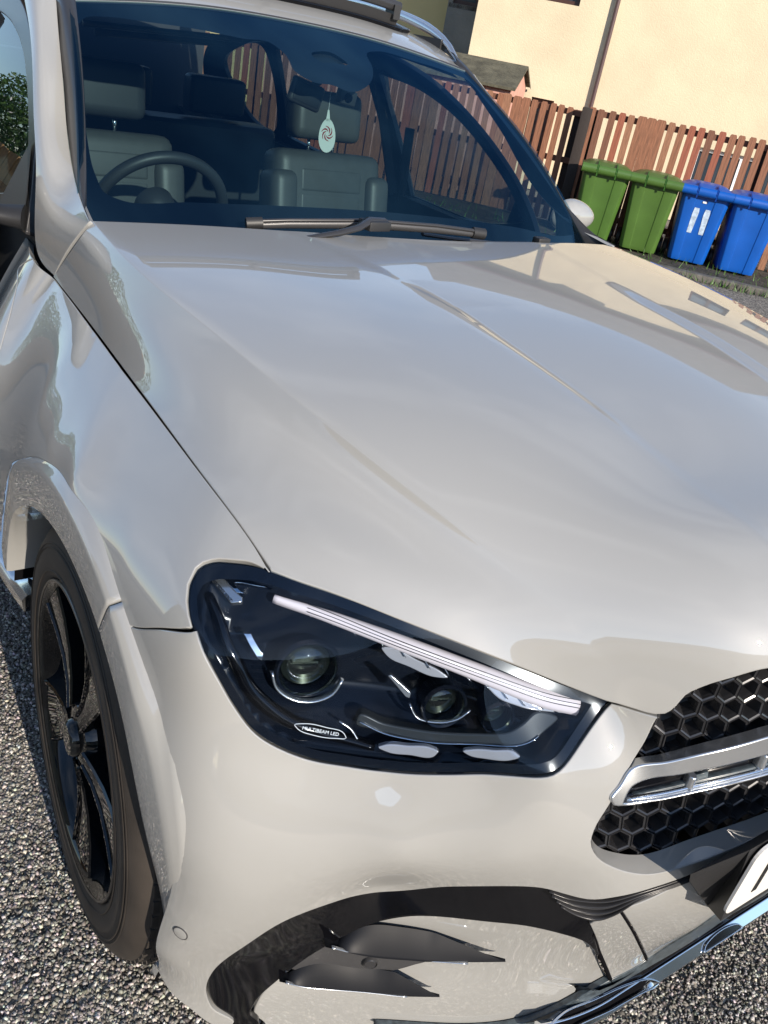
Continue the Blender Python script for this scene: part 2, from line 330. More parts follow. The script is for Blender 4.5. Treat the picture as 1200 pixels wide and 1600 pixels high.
def dline(q,L):
    A,B=L[:-1],L[1:];d=np.full(len(q),1e9)
    for a,b in zip(A,B):
        ab=b-a;t=np.clip(((q-a)@ab)/(ab@ab+1e-15),0,1);d=np.minimum(d,np.linalg.norm(q-(a+t[:,None]*ab),axis=1))
    return d
def panel(name,surf,outline,m,parent,holes=(),step=.014,off=0.0,edge=.012,roll=.002,mirror=False,cols=None,res=.008,rows=None,depthfn=None,raw=False,inset=None):
    """a sheet of the named body surface cut to an outline (surface coordinates), with a rolled edge turned inwards"""
    loops=[np.asarray(outline,float) if raw else crv(outline,res)]+[(np.asarray(h,float) if raw else crv(h,res)) for h in holes]
    if inset is None: inset=roll if edge else 0.0
    def area(q): return .5*np.sum(q[:,0]*np.roll(q[:,1],-1)-np.roll(q[:,0],-1)*q[:,1])
    loops=[q if (area(q)>0)==(i==0) else q[::-1] for i,q in enumerate(loops)]
    if inset:
        nl=[]
        for q in loops:
            tg=np.roll(q,-1,0)-np.roll(q,1,0);tg/=np.linalg.norm(tg,axis=1)[:,None]+1e-12;nl.append(q+inset*np.stack([-tg[:,1],tg[:,0]],1))
        loops=nl
    lo,hi=loops[0].min(0),loops[0].max(0)
    gs=np.arange(lo[0]+step*.37,hi[0],step);gt=np.arange(lo[1]+step*.41,hi[1],step)
    if cols is not None:
        c=np.array([q for q in cols if lo[0]<q<hi[0]]);gs=np.array([q for q in gs if len(c)==0 or np.abs(c-q).min()>step*.45]);gs=np.sort(np.r_[gs,c])
    G=np.stack(np.meshgrid(gs,gt,indexing='ij'),-1).reshape(-1,2)
    k=inpoly(G,loops[0])
    for h in loops[1:]: k&=~inpoly(G,h)
    G=G[k];d=np.min([dpoly(G,q) for q in loops],axis=0);G=G[d>step*.45]
    V2=[];E=[]
    for q in loops:
        b=len(V2);V2+=[tuple(p) for p in q];E+=[(b+i,b+(i+1)%len(q)) for i in range(len(q))]
    nb=len(V2);V2+=[tuple(p) for p in G]
    rv,re,rf,ov,_,_=geometry.delaunay_2d_cdt([Vector(v) for v in V2],E,[],0,1e-7)
    rv=np.array([tuple(v) for v in rv]);rf=[tuple(f) for f in rf]
    cen=np.array([rv[list(f)].mean(0) for f in rf]);k=inpoly(cen,loops[0])
    for h in loops[1:]: k&=~inpoly(cen,h)
    rf=[f for f,q in zip(rf,k) if q]
    P,N=spt(surf,rv[:,0],rv[:,1],off)
    if depthfn is not None:
        e_=2.5e-3;D=lambda ds,dt:(lambda q:(lambda pn:pn[0]-pn[1]*depthfn(q)[:,None])(spt(surf,q[:,0],q[:,1],off)))(rv+np.array([ds,dt]))
        N0=N;P=P-N*depthfn(rv)[:,None];N=np.cross(D(e_,0)-D(-e_,0),D(0,e_)-D(0,-e_));N/=np.linalg.norm(N,axis=1)[:,None]+1e-12;N*=np.sign((N*N0).sum(1))[:,None]
    V=list(P);NN=list(N);F=[]
    for f in rf:
        a,b,c=P[f[0]],P[f[1]],P[f[2]];nn=np.cross(b-a,c-a)
        F.append(f if nn@N[f[0]]>0 else f[::-1])
    if edge:
        idx={}
        for oi,ol in enumerate(ov):
            for q in ol: idx[q]=oi
        base=0
        for q in loops:
            n_=len(q);ids=[idx.get(base+i,base+i) for i in range(n_)];base+=n_
            Q=P[ids];Nn=N[ids];T=np.roll(Q,-1,0)-np.roll(Q,1,0);T/=np.linalg.norm(T,axis=1)[:,None]+1e-12
            O=np.cross(T,Nn);O/=np.linalg.norm(O,axis=1)[:,None]+1e-12
            # make O point out of the sheet
            i0=ids[0];s2=0
            eps=1e-4;tt=np.roll(q,-1,0)-np.roll(q,1,0);o2=np.stack([tt[:,1],-tt[:,0]],1);o2/=np.linalg.norm(o2,axis=1)[:,None]+1e-12
            Pe,_=spt(surf,q[:,0]+eps*o2[:,0],q[:,1]+eps*o2[:,1],off)
            if depthfn is not None: Pe=Pe-Nn*depthfn(q)[:,None]
            sg=np.sign(np.median(((Pe-Q)*O).sum(1)));O=O*sg
            rings=[ids]
            for a,dn in ((.5,.134),(.866,.5),(1.0,1.0)):
                b0=len(V);V+=list(Q+O*roll*a-Nn*roll*dn);c=math.acos(max(-1,min(1,1-dn)));NN+=list(Nn*math.cos(c)+O*math.sin(c));rings.append(list(range(b0,b0+n_)))
            b0=len(V);V+=list(Q+O*roll-Nn*edge);NN+=list(O);rings.append(list(range(b0,b0+n_)))
            for A,B in zip(rings[:-1],rings[1:]):
                for i in range(n_):
                    j=(i+1)%n_;f=(A[i],B[i],B[j],A[j]);a,b,c=np.array(V[f[0]]),np.array(V[f[1]]),np.array(V[f[2]])
                    nn=np.cross(b-a,c-a);F.append(f if nn@np.array(NN[f[1]])>0 else f[::-1])
    V=np.array(V);NN=np.array(NN)
    o=mesh(name,V,F,m,parent,True,NN)
    if mirror:
        V2=V*[1,-1,1];N2=NN*[1,-1,1];mesh(name,V2,[f[::-1] for f in F],m,parent,True,N2)
    return o
def grid(name,fn,S,T,m,parent,thick=0,flip=False):
    s,t=np.meshgrid(S,T,indexing='ij');P=fn(s,t).reshape(-1,3);n,k=len(S),len(T)
    F=[(i*k+j,(i+1)*k+j,(i+1)*k+j+1,i*k+j+1) for i in range(n-1) for j in range(k-1)]
    if flip:F=[f[::-1] for f in F]
    return mesh(name,P,F,m,parent,True)
def strip(name,surf,pa,pb,offa,offb,m,parent,closed=False,res=.006,n=3,mirror=False,raw=False):
    """lofted strip between two outlines on a surface at two depths"""
    A=np.asarray(pa) if raw else crv(pa,res,closed);B=np.asarray(pb) if raw else crv(pb,res,closed);K=max(len(A),len(B))
    def rs(Q):
        if closed:Q=np.vstack([Q,Q[:1]])
        d=np.r_[0,np.cumsum(np.linalg.norm(np.diff(Q,axis=0),axis=1))];u=np.linspace(0,d[-1],K);return np.stack([np.interp(u,d,Q[:,0]),np.interp(u,d,Q[:,1])],1)
    A,B=rs(A),rs(B);V=[];F=[]
    for j in range(n+1):
        w=j/n;Q=A*(1-w)+B*w;P,_=spt(surf,Q[:,0],Q[:,1],offa*(1-w)+offb*w);V+=list(P)
    for j in range(n):
        for i in range(K-1): F.append((j*K+i,j*K+i+1,(j+1)*K+i+1,(j+1)*K+i))
    o=mesh(name,V,F,m,parent)
    if mirror: mesh(name,np.array(V)*[1,-1,1],[f[::-1] for f in F],m,parent)
    return o
def ribbon(name,surf,pts,width,off,h,m,parent,res=.006,closed=False,mirror=False):
    """a thin raised bar following a line on a surface"""
    Q=crv(pts,res,closed);P,N=spt(surf,Q[:,0],Q[:,1],off);K=len(Q)
    T=np.gradient(P,axis=0) if not closed else np.roll(P,-1,0)-np.roll(P,1,0);T/=np.linalg.norm(T,axis=1)[:,None]+1e-12;B=np.cross(T,N);B/=np.linalg.norm(B,axis=1)[:,None]+1e-12
    w=(width if hasattr(width,'__len__') else [width]*K);w=np.interp(np.linspace(0,1,K),np.linspace(0,1,len(w)),w)[:,None]/2
    prof=[(-1,-h),(-1,-.2*h),(-.7,h*.35),(0,h*.6),(.7,h*.35),(1,-.2*h),(1,-h)]
    V=[];F=[];k=len(prof)
    for a,b in prof: V+=list(P+B*w*a+N*b)
    for j in range(k-1):
        for i in range(K if closed else K-1):
            i2=(i+1)%K;F.append((j*K+i,j*K+i2,(j+1)*K+i2,(j+1)*K+i))
    if not closed: F+=[tuple(j*K for j in range(k)),tuple(j*K+K-1 for j in range(k))[::-1]]
    bm=bmesh.new();bv=[bm.verts.new(v) for v in V]
    for f in F: bm.faces.new([bv[i] for i in f])
    bmesh.ops.recalc_face_normals(bm,faces=bm.faces);me=bpy.data.meshes.new(name);
    for f in bm.faces:f.smooth=len(f.verts)==4
    bm.to_mesh(me);bm.free();me.materials.append(m);o=bpy.data.objects.new(name,me);COL.objects.link(o);o.parent=parent
    if mirror:
        mesh(name,np.array([v.co[:] for v in me.vertices])*[1,-1,1],[tuple(p.vertices)[::-1] for p in me.polygons],m,parent)
    return o
def text(name,body,size,M,m,parent,ext=.0004,sx=1.0):
    c=bpy.data.curves.new(name,'FONT'); c.body=body; c.size=size; c.extrude=ext; c.align_x='CENTER'; c.align_y='CENTER'
    t=bpy.data.objects.new(name,c); COL.objects.link(t); bpy.context.view_layer.update()
    me=bpy.data.meshes.new_from_object(t.evaluated_get(bpy.context.evaluated_depsgraph_get())); bpy.data.objects.remove(t)
    o=bpy.data.objects.new(name,me); COL.objects.link(o); me.materials.clear(); me.materials.append(m); me.transform(M@Matrix.Diagonal((sx,1,1,1))); o.parent=parent; return o
def frame(o,x,y):
    """matrix with origin o, local x and y directions"""
    x=Vector(x).normalized();z=x.cross(Vector(y)).normalized();y=z.cross(x);M=Matrix((x,y,z)).transposed().to_4x4();M.translation=Vector(o);return M
# ================================================================ THE CAR
car=tag(empty('parked_car'),'light grey estate car with tinted windscreen, its black front wheel on the gravelly asphalt','car')
WC=(.015,.39)
def arc(r,a0,a1,n,surf='skin',sm=1):
    """points on the skin lying on a circle about the wheel axle"""
    out=[]
    for a in np.linspace(math.radians(a0),math.radians(a1),n):
        x,z=WC[0]+r*math.cos(a),WC[1]+r*math.sin(a);s=SKR*math.pi/2*(1-x/2.6)
        for _ in range(14):
            X=skin(np.array([s,s+1e-3]),np.array([z,z]));g=(X[1,0]-X[0,0])/1e-3
            if abs(g)<.05:break
            s-=max(-.15,min(.15,(X[0,0]-x)/g))
        out.append((s,z))
    return out
# --- dark backing behind the gaps
def back(s,t): P,N=spt('skin',s,t,-.014); return P
A1=arc(.50,-35,215,40)
bo=[(-.05,.20),(.5,.22),(.9,.22)]+[tuple(q) for q in A1]+[(2.35,.25),(2.35,1.0),(1.8,1.0),(1.2,.995),(1.03,.93),(.8,.90),(.55,.85),(.43,.90),(-.05,.93)]
# --- bonnet
hl_top=[(-0.8208,1.4007),(-0.8,1.4015),(-0.7644,1.3985),(-0.7091,1.4001),(-0.6557,1.3997),(-0.6052,1.4005),(-0.5673,1.4027),(-0.544,1.4032),(-0.5242,1.3984),(-0.5055,1.4085),(-0.4942,1.4101),(-0.4777,1.4012),(-0.4634,1.3893),(-0.4394,1.3816),(-0.4052,1.3768),(-0.3534,1.3717)]
cr_=[-.52,-.26,-.235,.235,.26,.52]
ho=[(-.82,0.0,1),(-.82,.4),(-.82,.8),(-.82,1.2),(hl_top[0][0],hl_top[0][1],1)]+[(q[0],q[1]) for q in hl_top[1:]]+[(-.28,1.385),(0,1.395),(.28,1.385)]+[(-q[0],q[1]) for q in hl_top[:0:-1]]+[(-hl_top[0][0],hl_top[0][1],1),(.82,1.2),(.82,.8),(.82,.4),(.82,0.0,1),(.52,0.0,1),(.26,.0),(0,0.0),(-.26,0.0),(-.52,0.0,1)]
panel('bonnet','hood',ho,PAINT,car,step=.0115,cols=cr_,edge=.02,roll=.0025)
# dark tray under the bonnet's edges
panel('bonnet_underside','hood',[(-.80,.02,1),(-.80,1.38,1),(-.45,1.34),(0,1.36),(.45,1.34),(.80,1.38,1),(.80,.02,1)],DARK,car,step=.05,off=-.03,edge=0)
# --- wing, bumper, door skins
hlL=[(0.9304,0.9554),(0.9491,0.9564),(0.9755,0.9535),(1.0063,0.9463),(1.0269,0.9343),(1.034,0.9203),(1.0323,0.909),(1.0205,0.8924,1)]
_f=along(HF0,np.linspace(0,1,26));shut=[(float(np.arctan2(-q[1],q[0]-SKX)*SKR),float(q[2])-.0012) for q in _f[:-1]];shut[0]=shut[0]+(1,);shut.append((float(np.arctan2(-_f[-1][1],_f[-1][0]-SKX)*SKR)+.002,float(_f[-1][2])-.003,1))
split=[(1.0637,0.8656),(1.1114,0.8263),(1.1309,0.8122,1)]
doorgap=[(2.0563,1.0223,1),(2.1594,0.9886),(2.0404,0.9744),(1.95,0.9239),(1.9191,0.8759)]
AR=arc(.506,54,162,34)
fo=shut+hlL[1:]+split+AR+[(AR[-1][0]+.01,.52,1),(doorgap[-1][0]+.038,.57,1),(doorgap[-1][0]+.035,.64)]+doorgap[::-1]
panel('front_wing','skin',fo,PAINT,car,step=.0125,mirror=True)
dg=[(q[0]+.005,)+tuple(q[1:]) for q in doorgap]
panel('front_door','skin',[dg[0]]+dg[1:]+[(dg[-1][0]+.035,.64),(dg[-1][0]+.038,.57,1),(2.42,.58,1),(2.42,1.018,1)],PAINT,car,step=.02,mirror=True)
hlB=[(1.0143,0.8925,1),(1.0012,0.8726),(0.9799,0.8423),(0.956,0.8088),(0.9237,0.7737),(0.8885,0.754),(0.8536,0.7413),(0.8026,0.7361),(0.7523,0.7354),(0.6732,0.7486),(0.5999,0.7694),(0.553,0.7835),(0.5132,0.8102),(0.4786,0.8407),(0.4648,0.8571,1),(0.4428,0.8588),(0.421,0.8617,1)]
grO=[(0.4207,0.8599,1),(0.4282,0.8222),(0.4438,0.7878),(0.4671,0.7437),(0.4884,0.706),(0.4904,0.6891),(0.4772,0.6644),(0.4471,0.6459),(0.4131,0.6371),(0.3346,0.6474),(0.2196,0.6744)]
grI=[(0.4165,0.8501,1),(0.4236,0.8158),(0.4362,0.7821),(0.4557,0.7356),(0.4759,0.6954),(0.4778,0.6774),(0.4675,0.6584),(0.4332,0.6466),(0.4059,0.6442),(0.3258,0.6616),(0.2028,0.6769)]
lowB=[(0.2153,0.6643),(0.2771,0.6451),(0.3364,0.6255),(0.3928,0.6092),(0.4344,0.5935),(0.468,0.5793),(0.4979,0.581),(0.5279,0.5865),(0.6382,0.5615),(0.6978,0.5188),(0.7816,0.5062),(0.852,0.4782),(0.9038,0.4102),(0.9402,0.3365),(0.9463,0.2782),(0.9328,0.2253),(0.8972,0.1776)]
def _ra(a):
    k=min(1,max(0,(a+2)/34));k=k*k*(3-2*k);return .42+.084*(.2+.8*k)
AB=[arc(_ra(a),a,a,1)[0] for a in np.linspace(-17,51.5,24)]
sp2=[(q[0],q[1]-.0008)+tuple(q[2:]) for q in split[::-1]]
gz=grO[-1][1];lz=lowB[0][1]
bpo=[tuple(hlB[0])]+hlB[1:]+grO+[(.05,gz+.012),(0,gz+.013,1),(0,lz+.004,1)]+lowB+[(q[0],q[1]) for q in [(0.9101,0.1662,1),(0.9365,0.1859),(0.9633,0.2159),(1.0036,0.2547),(1.0278,0.2889,1)]][0:]+AB+sp2
panel('front_bumper','skin',bpo,PAINT,car,step=.0125,mirror=True,edge=.016)
strip('grille_surround','skin',grO+[(.05,gz+.012),(0,gz+.013)],grI+[(.05,grI[-1][1]+.012),(0,grI[-1][1]+.013)],-.002,-.03,PAINT,car,n=3,mirror=True)
# --- dark inner shells so that gaps and openings read deep
panel('inner_shell','skin',[(0,.15,1),(.9,.15)]+arc(.54,-25,160,30)+[(2.4,.50,1),(2.4,.99,1),(1.85,.985),(1.1,.955),(1.02,.90),(.75,.88),(.5,.84),(.42,.88),(0,.92,1)],DARK,car,step=.05,off=-.12,edge=0,mirror=True)
# --- wheel arch flare, in two pieces split like the panels
def flare(name,a0,a1,m,par,sgn=1):
    n=max(6,int((a1-a0)/1.2));V=[];F=[];LV=[]
    for a in np.linspace(math.radians(a0),math.radians(a1),n):
        pk0=min(1,max(0,(math.degrees(a)+2)/34));pk0=pk0*pk0*(3-2*pk0)
        def at(r,dy,cache={}):
            rn=r;r=.42+(r-.42)*(.2+.8*pk0)
            x,z=WC[0]+r*math.cos(a),WC[1]+r*math.sin(a)
            key=(round(x,4),round(z,4))
            if key not in cache:
                s=SKR*math.pi/2*(1-x/2.6)
                for _ in range(10):
                    X=skin(np.array([s,s+1e-3]),np.array([z,z]));g_=(X[1,0]-X[0,0])/1e-3
                    if abs(g_)<.2:break
                    s-=max(-.1,min(.1,(X[0,0]-x)/g_))
                cache[key]=float(X[0,1])
            ad=math.degrees(a);pk=min(1,max(0,(ad+2)/34));pk=pk*pk*(3-2*pk);kk=min(1,max(0,(x-.34)/.12));kk=kk*kk*(3-2*kk)
            yb=-1.002+max(0,-x-.28)*.10;ys=cache[key]-.003-.011*pk
            yin=yb*(1-kk)+ys*kk; sk_=cache[key]
            if rn>.521: y=sk_
            elif rn>.510: y=.5*yin+.5*sk_
            else: y=yin
            return (x,(y+dy)*sgn,z)
        V+= [at(.423,.0012),at(.434,-.001),at(.46,-.001),at(.492,.0),at(.503,.0015),at(.512,.0),at(.522,-.0012),at(.530,.004),at(.540,.03)]
        if a0>0 and a>R(104): LV+=[at(.423,.0012),at(.420,.01),at(.424,.16)]
    k=9
    for i in range(n-1):
        for j in range(k-1): F.append((i*k+j,(i+1)*k+j,(i+1)*k+j+1,i*k+j+1))
    F+=[tuple(range(k)),tuple(range((n-1)*k,n*k))[::-1]]
    bm=bmesh.new();bv=[bm.verts.new(v) for v in V]
    for f in F: bm.faces.new([bv[i] for i in f])
    bmesh.ops.recalc_face_normals(bm,faces=bm.faces)
    for f in bm.faces:f.smooth=len(f.verts)==4
    me=bpy.data.meshes.new(name);bm.to_mesh(me);bm.free();me.materials.append(m);o=bpy.data.objects.new(name,me);COL.objects.link(o);o.parent=par
    if LV: q=len(LV)//3;mesh('arch_return',LV,[(i*3+j,i*3+j+1,i*3+j+4,i*3+j+3) for i in range(q-1) for j in range(2)],m,par)
for sg in (1,-1):
    flare('arch_flare',63.2,166,PAINT,car,sg); flare('arch_flare',-22,62.8,PAINT,car,sg)
# --- arch liner
for sg in (1,-1):
    mb=MB()
    V=[];F=[];n=40
    for i,a in enumerate(np.linspace(R(-25),R(172),n)):
        for y in (-.97,-.62): V.append((WC[0]+.435*math.cos(a),y*sg,WC[1]+.435*math.sin(a)))
    F=[(2*i,2*i+1,2*i+3,2*i+2) for i in range(n-1)]; mb.add(V,F)
    mb.add([(WC[0]+.44*math.cos(a),-.62*sg,WC[1]+.44*math.sin(a)) for a in np.linspace(R(-40),R(190),32)],[tuple(range(32))])
    tag(mb.build('arch_liner',DARK,car),None)
# --- headlamp
def headlamp():
    hl=empty('headlight');hl.parent=car
    oc=[(0.9234,0.9553,1),(0.9489,0.955),(0.9753,0.9521),(1.0059,0.9451),(1.0239,0.9344),(1.0312,0.9209),(1.0297,0.9101),(1.0184,0.8909),(0.9994,0.8715),(0.9783,0.8426),(0.9545,0.8099),(0.9223,0.7754),(0.8888,0.7565),(0.8538,0.7436),(0.8028,0.7385),(0.7525,0.7377),(0.6733,0.7509),(0.6,0.7717),(0.5645,0.7825),(0.5504,0.7879),(0.5126,0.8139),(0.4809,0.8425),(0.4684,0.8583,1),(0.5117,0.869),(0.5825,0.8888),(0.6699,0.9127),(0.7559,0.9333),(0.8393,0.9441),(0.8916,0.9508)]
    panel('headlight_glass','skin',oc,HGL,hl,step=.02,off=-.001,edge=0)
    bo=crv(oc,.008)
    strip('rim_wall','skin',oc,oc,-.0025,-.035,BOWL,hl,closed=True,n=1)
    rim=MB()
    def dep(q): 
        d=dpoly(q,bo);return .012+.075*np.clip(d/.07,0,1)**.8
    panel('reflector_bowl','skin',oc,BOWL,hl,step=.012,off=-.004,edge=0,depthfn=dep)
    # black border printed round the lens edge
    panel('black_border','skin',bo,BOWL,hl,holes=[inset_loop(bo,.011)],step=.03,off=-.0035,edge=0,raw=True)
    # light guide bar along the top
    bar=[(0.9176,0.9364),(0.871,0.9274),(0.8045,0.9128),(0.7343,0.8974),(0.6636,0.8815),(0.5937,0.8678),(0.5392,0.8574),(0.4971,0.8496)]
    ribbon('light_guide','skin',bar,[.010,.017,.020,.022,.026,.031],-.022,.010,DRLM,hl)
    for k,dd in enumerate((-.0035,.0005,.0045)):
        ribbon('guide_rib','skin',[(q[0],q[1]+dd) for q in bar[1:]],.0011,-.0158,.002,BOWLG,hl)
    # fins under the guide
    FN=[(0.8715,0.9247),(0.8435,0.9193),(0.8168,0.9128),(0.7809,0.9075),(0.7515,0.9001),(0.7193,0.8922),(0.6915,0.8849),(0.665,0.878),(0.6396,0.8724),(0.6131,0.8683),(0.5909,0.8644),(0.5711,0.8605),(0.5491,0.8569),(0.5282,0.8526),(0.509,0.8482)]
    FE=[(0.8642,0.9187),(0.8355,0.911),(0.8067,0.9018),(0.7682,0.89),(0.7371,0.8809),(0.703,0.8703),(0.6769,0.8653),(0.6467,0.8627),(0.6226,0.8581),(0.5985,0.8525),(0.5743,0.8487),(0.5469,0.8471),(0.5247,0.8432),(0.5032,0.8392),(0.488,0.8366)]
    for a,b in zip(FN,FE): ribbon('guide_fin','skin',[a[:2],b[:2]],.0016,-.030,.006,CHROME,hl,res=.004)
    for P in ([(0.7713,0.8882),(0.7547,0.8902),(0.7222,0.8787),(0.6866,0.8672),(0.6778,0.862),(0.6949,0.8587),(0.7302,0.8667),(0.762,0.8775)],[(0.624,0.8606),(0.5988,0.8615),(0.562,0.8544),(0.512,0.8463),(0.4989,0.8411),(0.5425,0.8444),(0.5824,0.8467),(0.6134,0.8519)]):
        panel('reflector_lens','skin',P,LAMPW,hl,step=.006,off=-.034,edge=.008,roll=.0015,res=.004)
    for P in ([(0.7625,0.761),(0.7548,0.7655),(0.7268,0.7701),(0.6947,0.7739),(0.6857,0.771),(0.69,0.7644),(0.7218,0.7581),(0.7498,0.7563)],[(0.6579,0.7784),(0.6484,0.7833),(0.6228,0.7906),(0.5969,0.7965),(0.591,0.7931),(0.6008,0.785),(0.6294,0.7759),(0.65,0.7746)]):
        panel('lower_lens','skin',P,LAMPW,hl,step=.005,off=-.010,edge=.010,roll=.002,res=.004)
        panel('lower_lens_trim','skin',[(q[0],q[1]-.022) for q in P],BLKS,hl,step=.005,off=-.013,edge=.006,roll=.002,res=.004)
    # stepped grey inner trim under the small projectors
    tr=[(0.7899,0.7913),(0.7564,0.7855),(0.7077,0.7863),(0.6453,0.7979),(0.6063,0.8132),(0.5821,0.83),(0.5552,0.8457),(0.5213,0.8375),(0.5485,0.8239),(0.5873,0.803),(0.6448,0.7844),(0.7148,0.7723),(0.7633,0.7742),(0.792,0.7807)]
    panel('lamp_bezel','skin',tr,BOWLG,hl,step=.01,off=-.03,edge=.02,roll=.003,res=.005)
    ribbon('bezel_edge','skin',[(0.7875,0.7838),(0.7552,0.773),(0.7148,0.7723),(0.6448,0.7843),(0.6001,0.7986),(0.5585,0.8209)],.0022,-.028,.003,CHROME,hl)
    ribbon('bezel_edge','skin',[(0.8138,0.781),(0.7978,0.7726),(0.7845,0.7579),(0.7687,0.7502)],.0028,-.030,.003,SILV,hl)
    # outer curved body of the housing
    ribbon('housing_step','skin',[(1.0166,0.9267),(0.9933,0.9147),(0.9673,0.8739),(0.9415,0.8267),(0.9078,0.7951),(0.8627,0.7715),(0.7865,0.7567),(0.7654,0.7534)],[.012,.016,.020,.016,.010],-.028,.010,BLKG,hl)
    # chrome pieces at the rear corner
    c1=[(1.0254,0.9392,1),(1.007,0.9433,1),(0.9899,0.9422,1),(0.9612,0.9324,1),(0.9609,0.9275,1),(0.9751,0.925,1),(0.9939,0.9323,1)]
    cp=panel('chrome_wing','skin',c1,SILV,hl,step=.006,off=-.016,edge=.010,roll=.0015,res=.004)
    c2=[(0.9932,0.9429,1),(0.9829,0.9454,1),(0.9501,0.9475,1),(0.9188,0.9434,1),(0.963,0.9432,1),(0.9759,0.9418,1),(0.9602,0.9357,1),(0.9701,0.9345,1)]
    panel('chrome_wing','skin',c2,CHROME,hl,step=.006,off=-.018,edge=.008,roll=.001,res=.004)
    c3=[(0.9517,0.8995,1),(0.9419,0.8995,1),(0.9217,0.8725,1),(0.9226,0.8633,1),(0.929,0.8669,1)]
    panel('chrome_accent','skin',c3,CHROME,hl,step=.006,off=-.028,edge=.01,roll=.001,res=.004)
    c4=[(0.7585,0.8525,1),(0.7544,0.8541,1),(0.7262,0.8335,1),(0.7273,0.8262,1),(0.7324,0.827,1)]
    panel('chrome_accent','skin',c4,SILV,hl,step=.006,off=-.028,edge=.01,roll=.001,res=.004)
    # engraved word and lamp legend
    def wordat(name,body,a,b,size,off,m,sx=1.0,up=0):
        (s0,t0),(s1,t1)=a,b;P,N=spt('skin',np.array([s0,s1,(s0+s1)/2]),np.array([t0,t1,(t0+t1)/2]),off)
        x=Vector(P[1]-P[0]);z=Vector(N[2]);y=z.cross(x);text(name,body,size,frame(P[2],x,y),m,hl,sx=sx)
    q=[(1.0091,0.938),(0.9749,0.9273)];wordat('engraved_name','MERCEDES-BENZ',q[0],q[1],.0075,-.0145,INK,sx=.75)
    q=[(0.8621,0.7798),(0.8161,0.7737)];wordat('printed_legend','MULTIBEAM LED',q[0],q[1],.0068,-.0055,INKW)
    ov=[(0.8743,0.784),(0.8619,0.7859),(0.8321,0.7819),(0.8078,0.7753),(0.8048,0.7705),(0.818,0.7684),(0.8477,0.7706),(0.8695,0.7788)]
    ribbon('legend_ring','skin',ov,.0009,-.0062,.0006,INKW,hl,closed=True,res=.004)
    # projectors: glass ball in a recessed barrel with a chrome lip
    def projector(px,off,r,nm='projector',aim=None,sq=1.0):
        (s,t),=[px];P,N=spt('skin',np.array([s]),np.array([t]),off);P,N=Vector(P[0]),Vector(N[0])
        ax=(Vector((.93,-.30,.12)) if aim is None else Vector(aim)).normalized();q=ax.to_track_quat('Z','Y').to_matrix().to_4x4();q.translation=P
        b=empty(nm);b.parent=hl
        MB().lathe([(r*1.28,.004),(r*1.22,.010),(r*1.12,.008),(r*1.02,-.004),(r*.98,-.03),(0,-.034)],48,q).build('barrel',BOWL,b,True,auto=.5)
        MB().lathe([(r*1.06,.004),(r*1.09,.0075),(r*1.12,.004)],48,q,True).build('lip',CHROME,b,True,auto=.9)
        prof=[(r*.97*math.sin(k/9*math.pi/2),-.012+r*.55*math.cos(k/9*math.pi/2)) for k in range(10)]
        MB().lathe(prof,48,q).build('lens',LENS,b,True)
        MB().lathe([(r*.95,-.013),(r*.62,-.018),(r*.60,-.030),(0,-.032)],32,q).build('reflector',BOWLG,b,True,auto=.5)
        MB().box((-r*.5,-.0015,-.026),(r*.5,.0015,-.012),q).build('shutter',SILV,b)
        return b
    L=[(0.8586,0.845)]+[(0.683,0.8214)]+[(0.6157,0.8282)]
    projector(L[0],-.055,.036); projector(L[1],-.045,.026); projector(L[2],-.04,.019)
    ribbon('lens_cradle','skin',[(0.9058,0.8428),(0.8978,0.8188),(0.8767,0.8036),(0.8477,0.8009),(0.8246,0.8135),(0.8148,0.8351)],.0045,-.040,.006,SILV,hl)
    ribbon('lens_cradle','skin',[(0.7262,0.8154),(0.7168,0.7999),(0.6922,0.798),(0.6647,0.8092),(0.6489,0.8255)],.003,-.036,.004,SILV,hl)
    return hl
def inset_loop(q,d):
    q=np.asarray(q);a=.5*np.sum(q[:,0]*np.roll(q[:,1],-1)-np.roll(q[:,0],-1)*q[:,1]);T=np.roll(q,-1,0)-np.roll(q,1,0);T/=np.linalg.norm(T,axis=1)[:,None];N=np.stack([-T[:,1],T[:,0]],1)*np.sign(a)
    p=q+N*d;k=dpoly(p,q)>d*.93;return p[k]
hl0=headlamp()
def mirror_tree(o,parent):
    if o.name.split('.')[0] in ('printed_legend','engraved_name','legend_ring'): return
    c=o.copy();COL.objects.link(c);c.parent=parent
    for ch in list(o.children): mirror_tree(ch,c)
    return c
hl1=mirror_tree(hl0,car);hl1.scale=(1,-1,1)
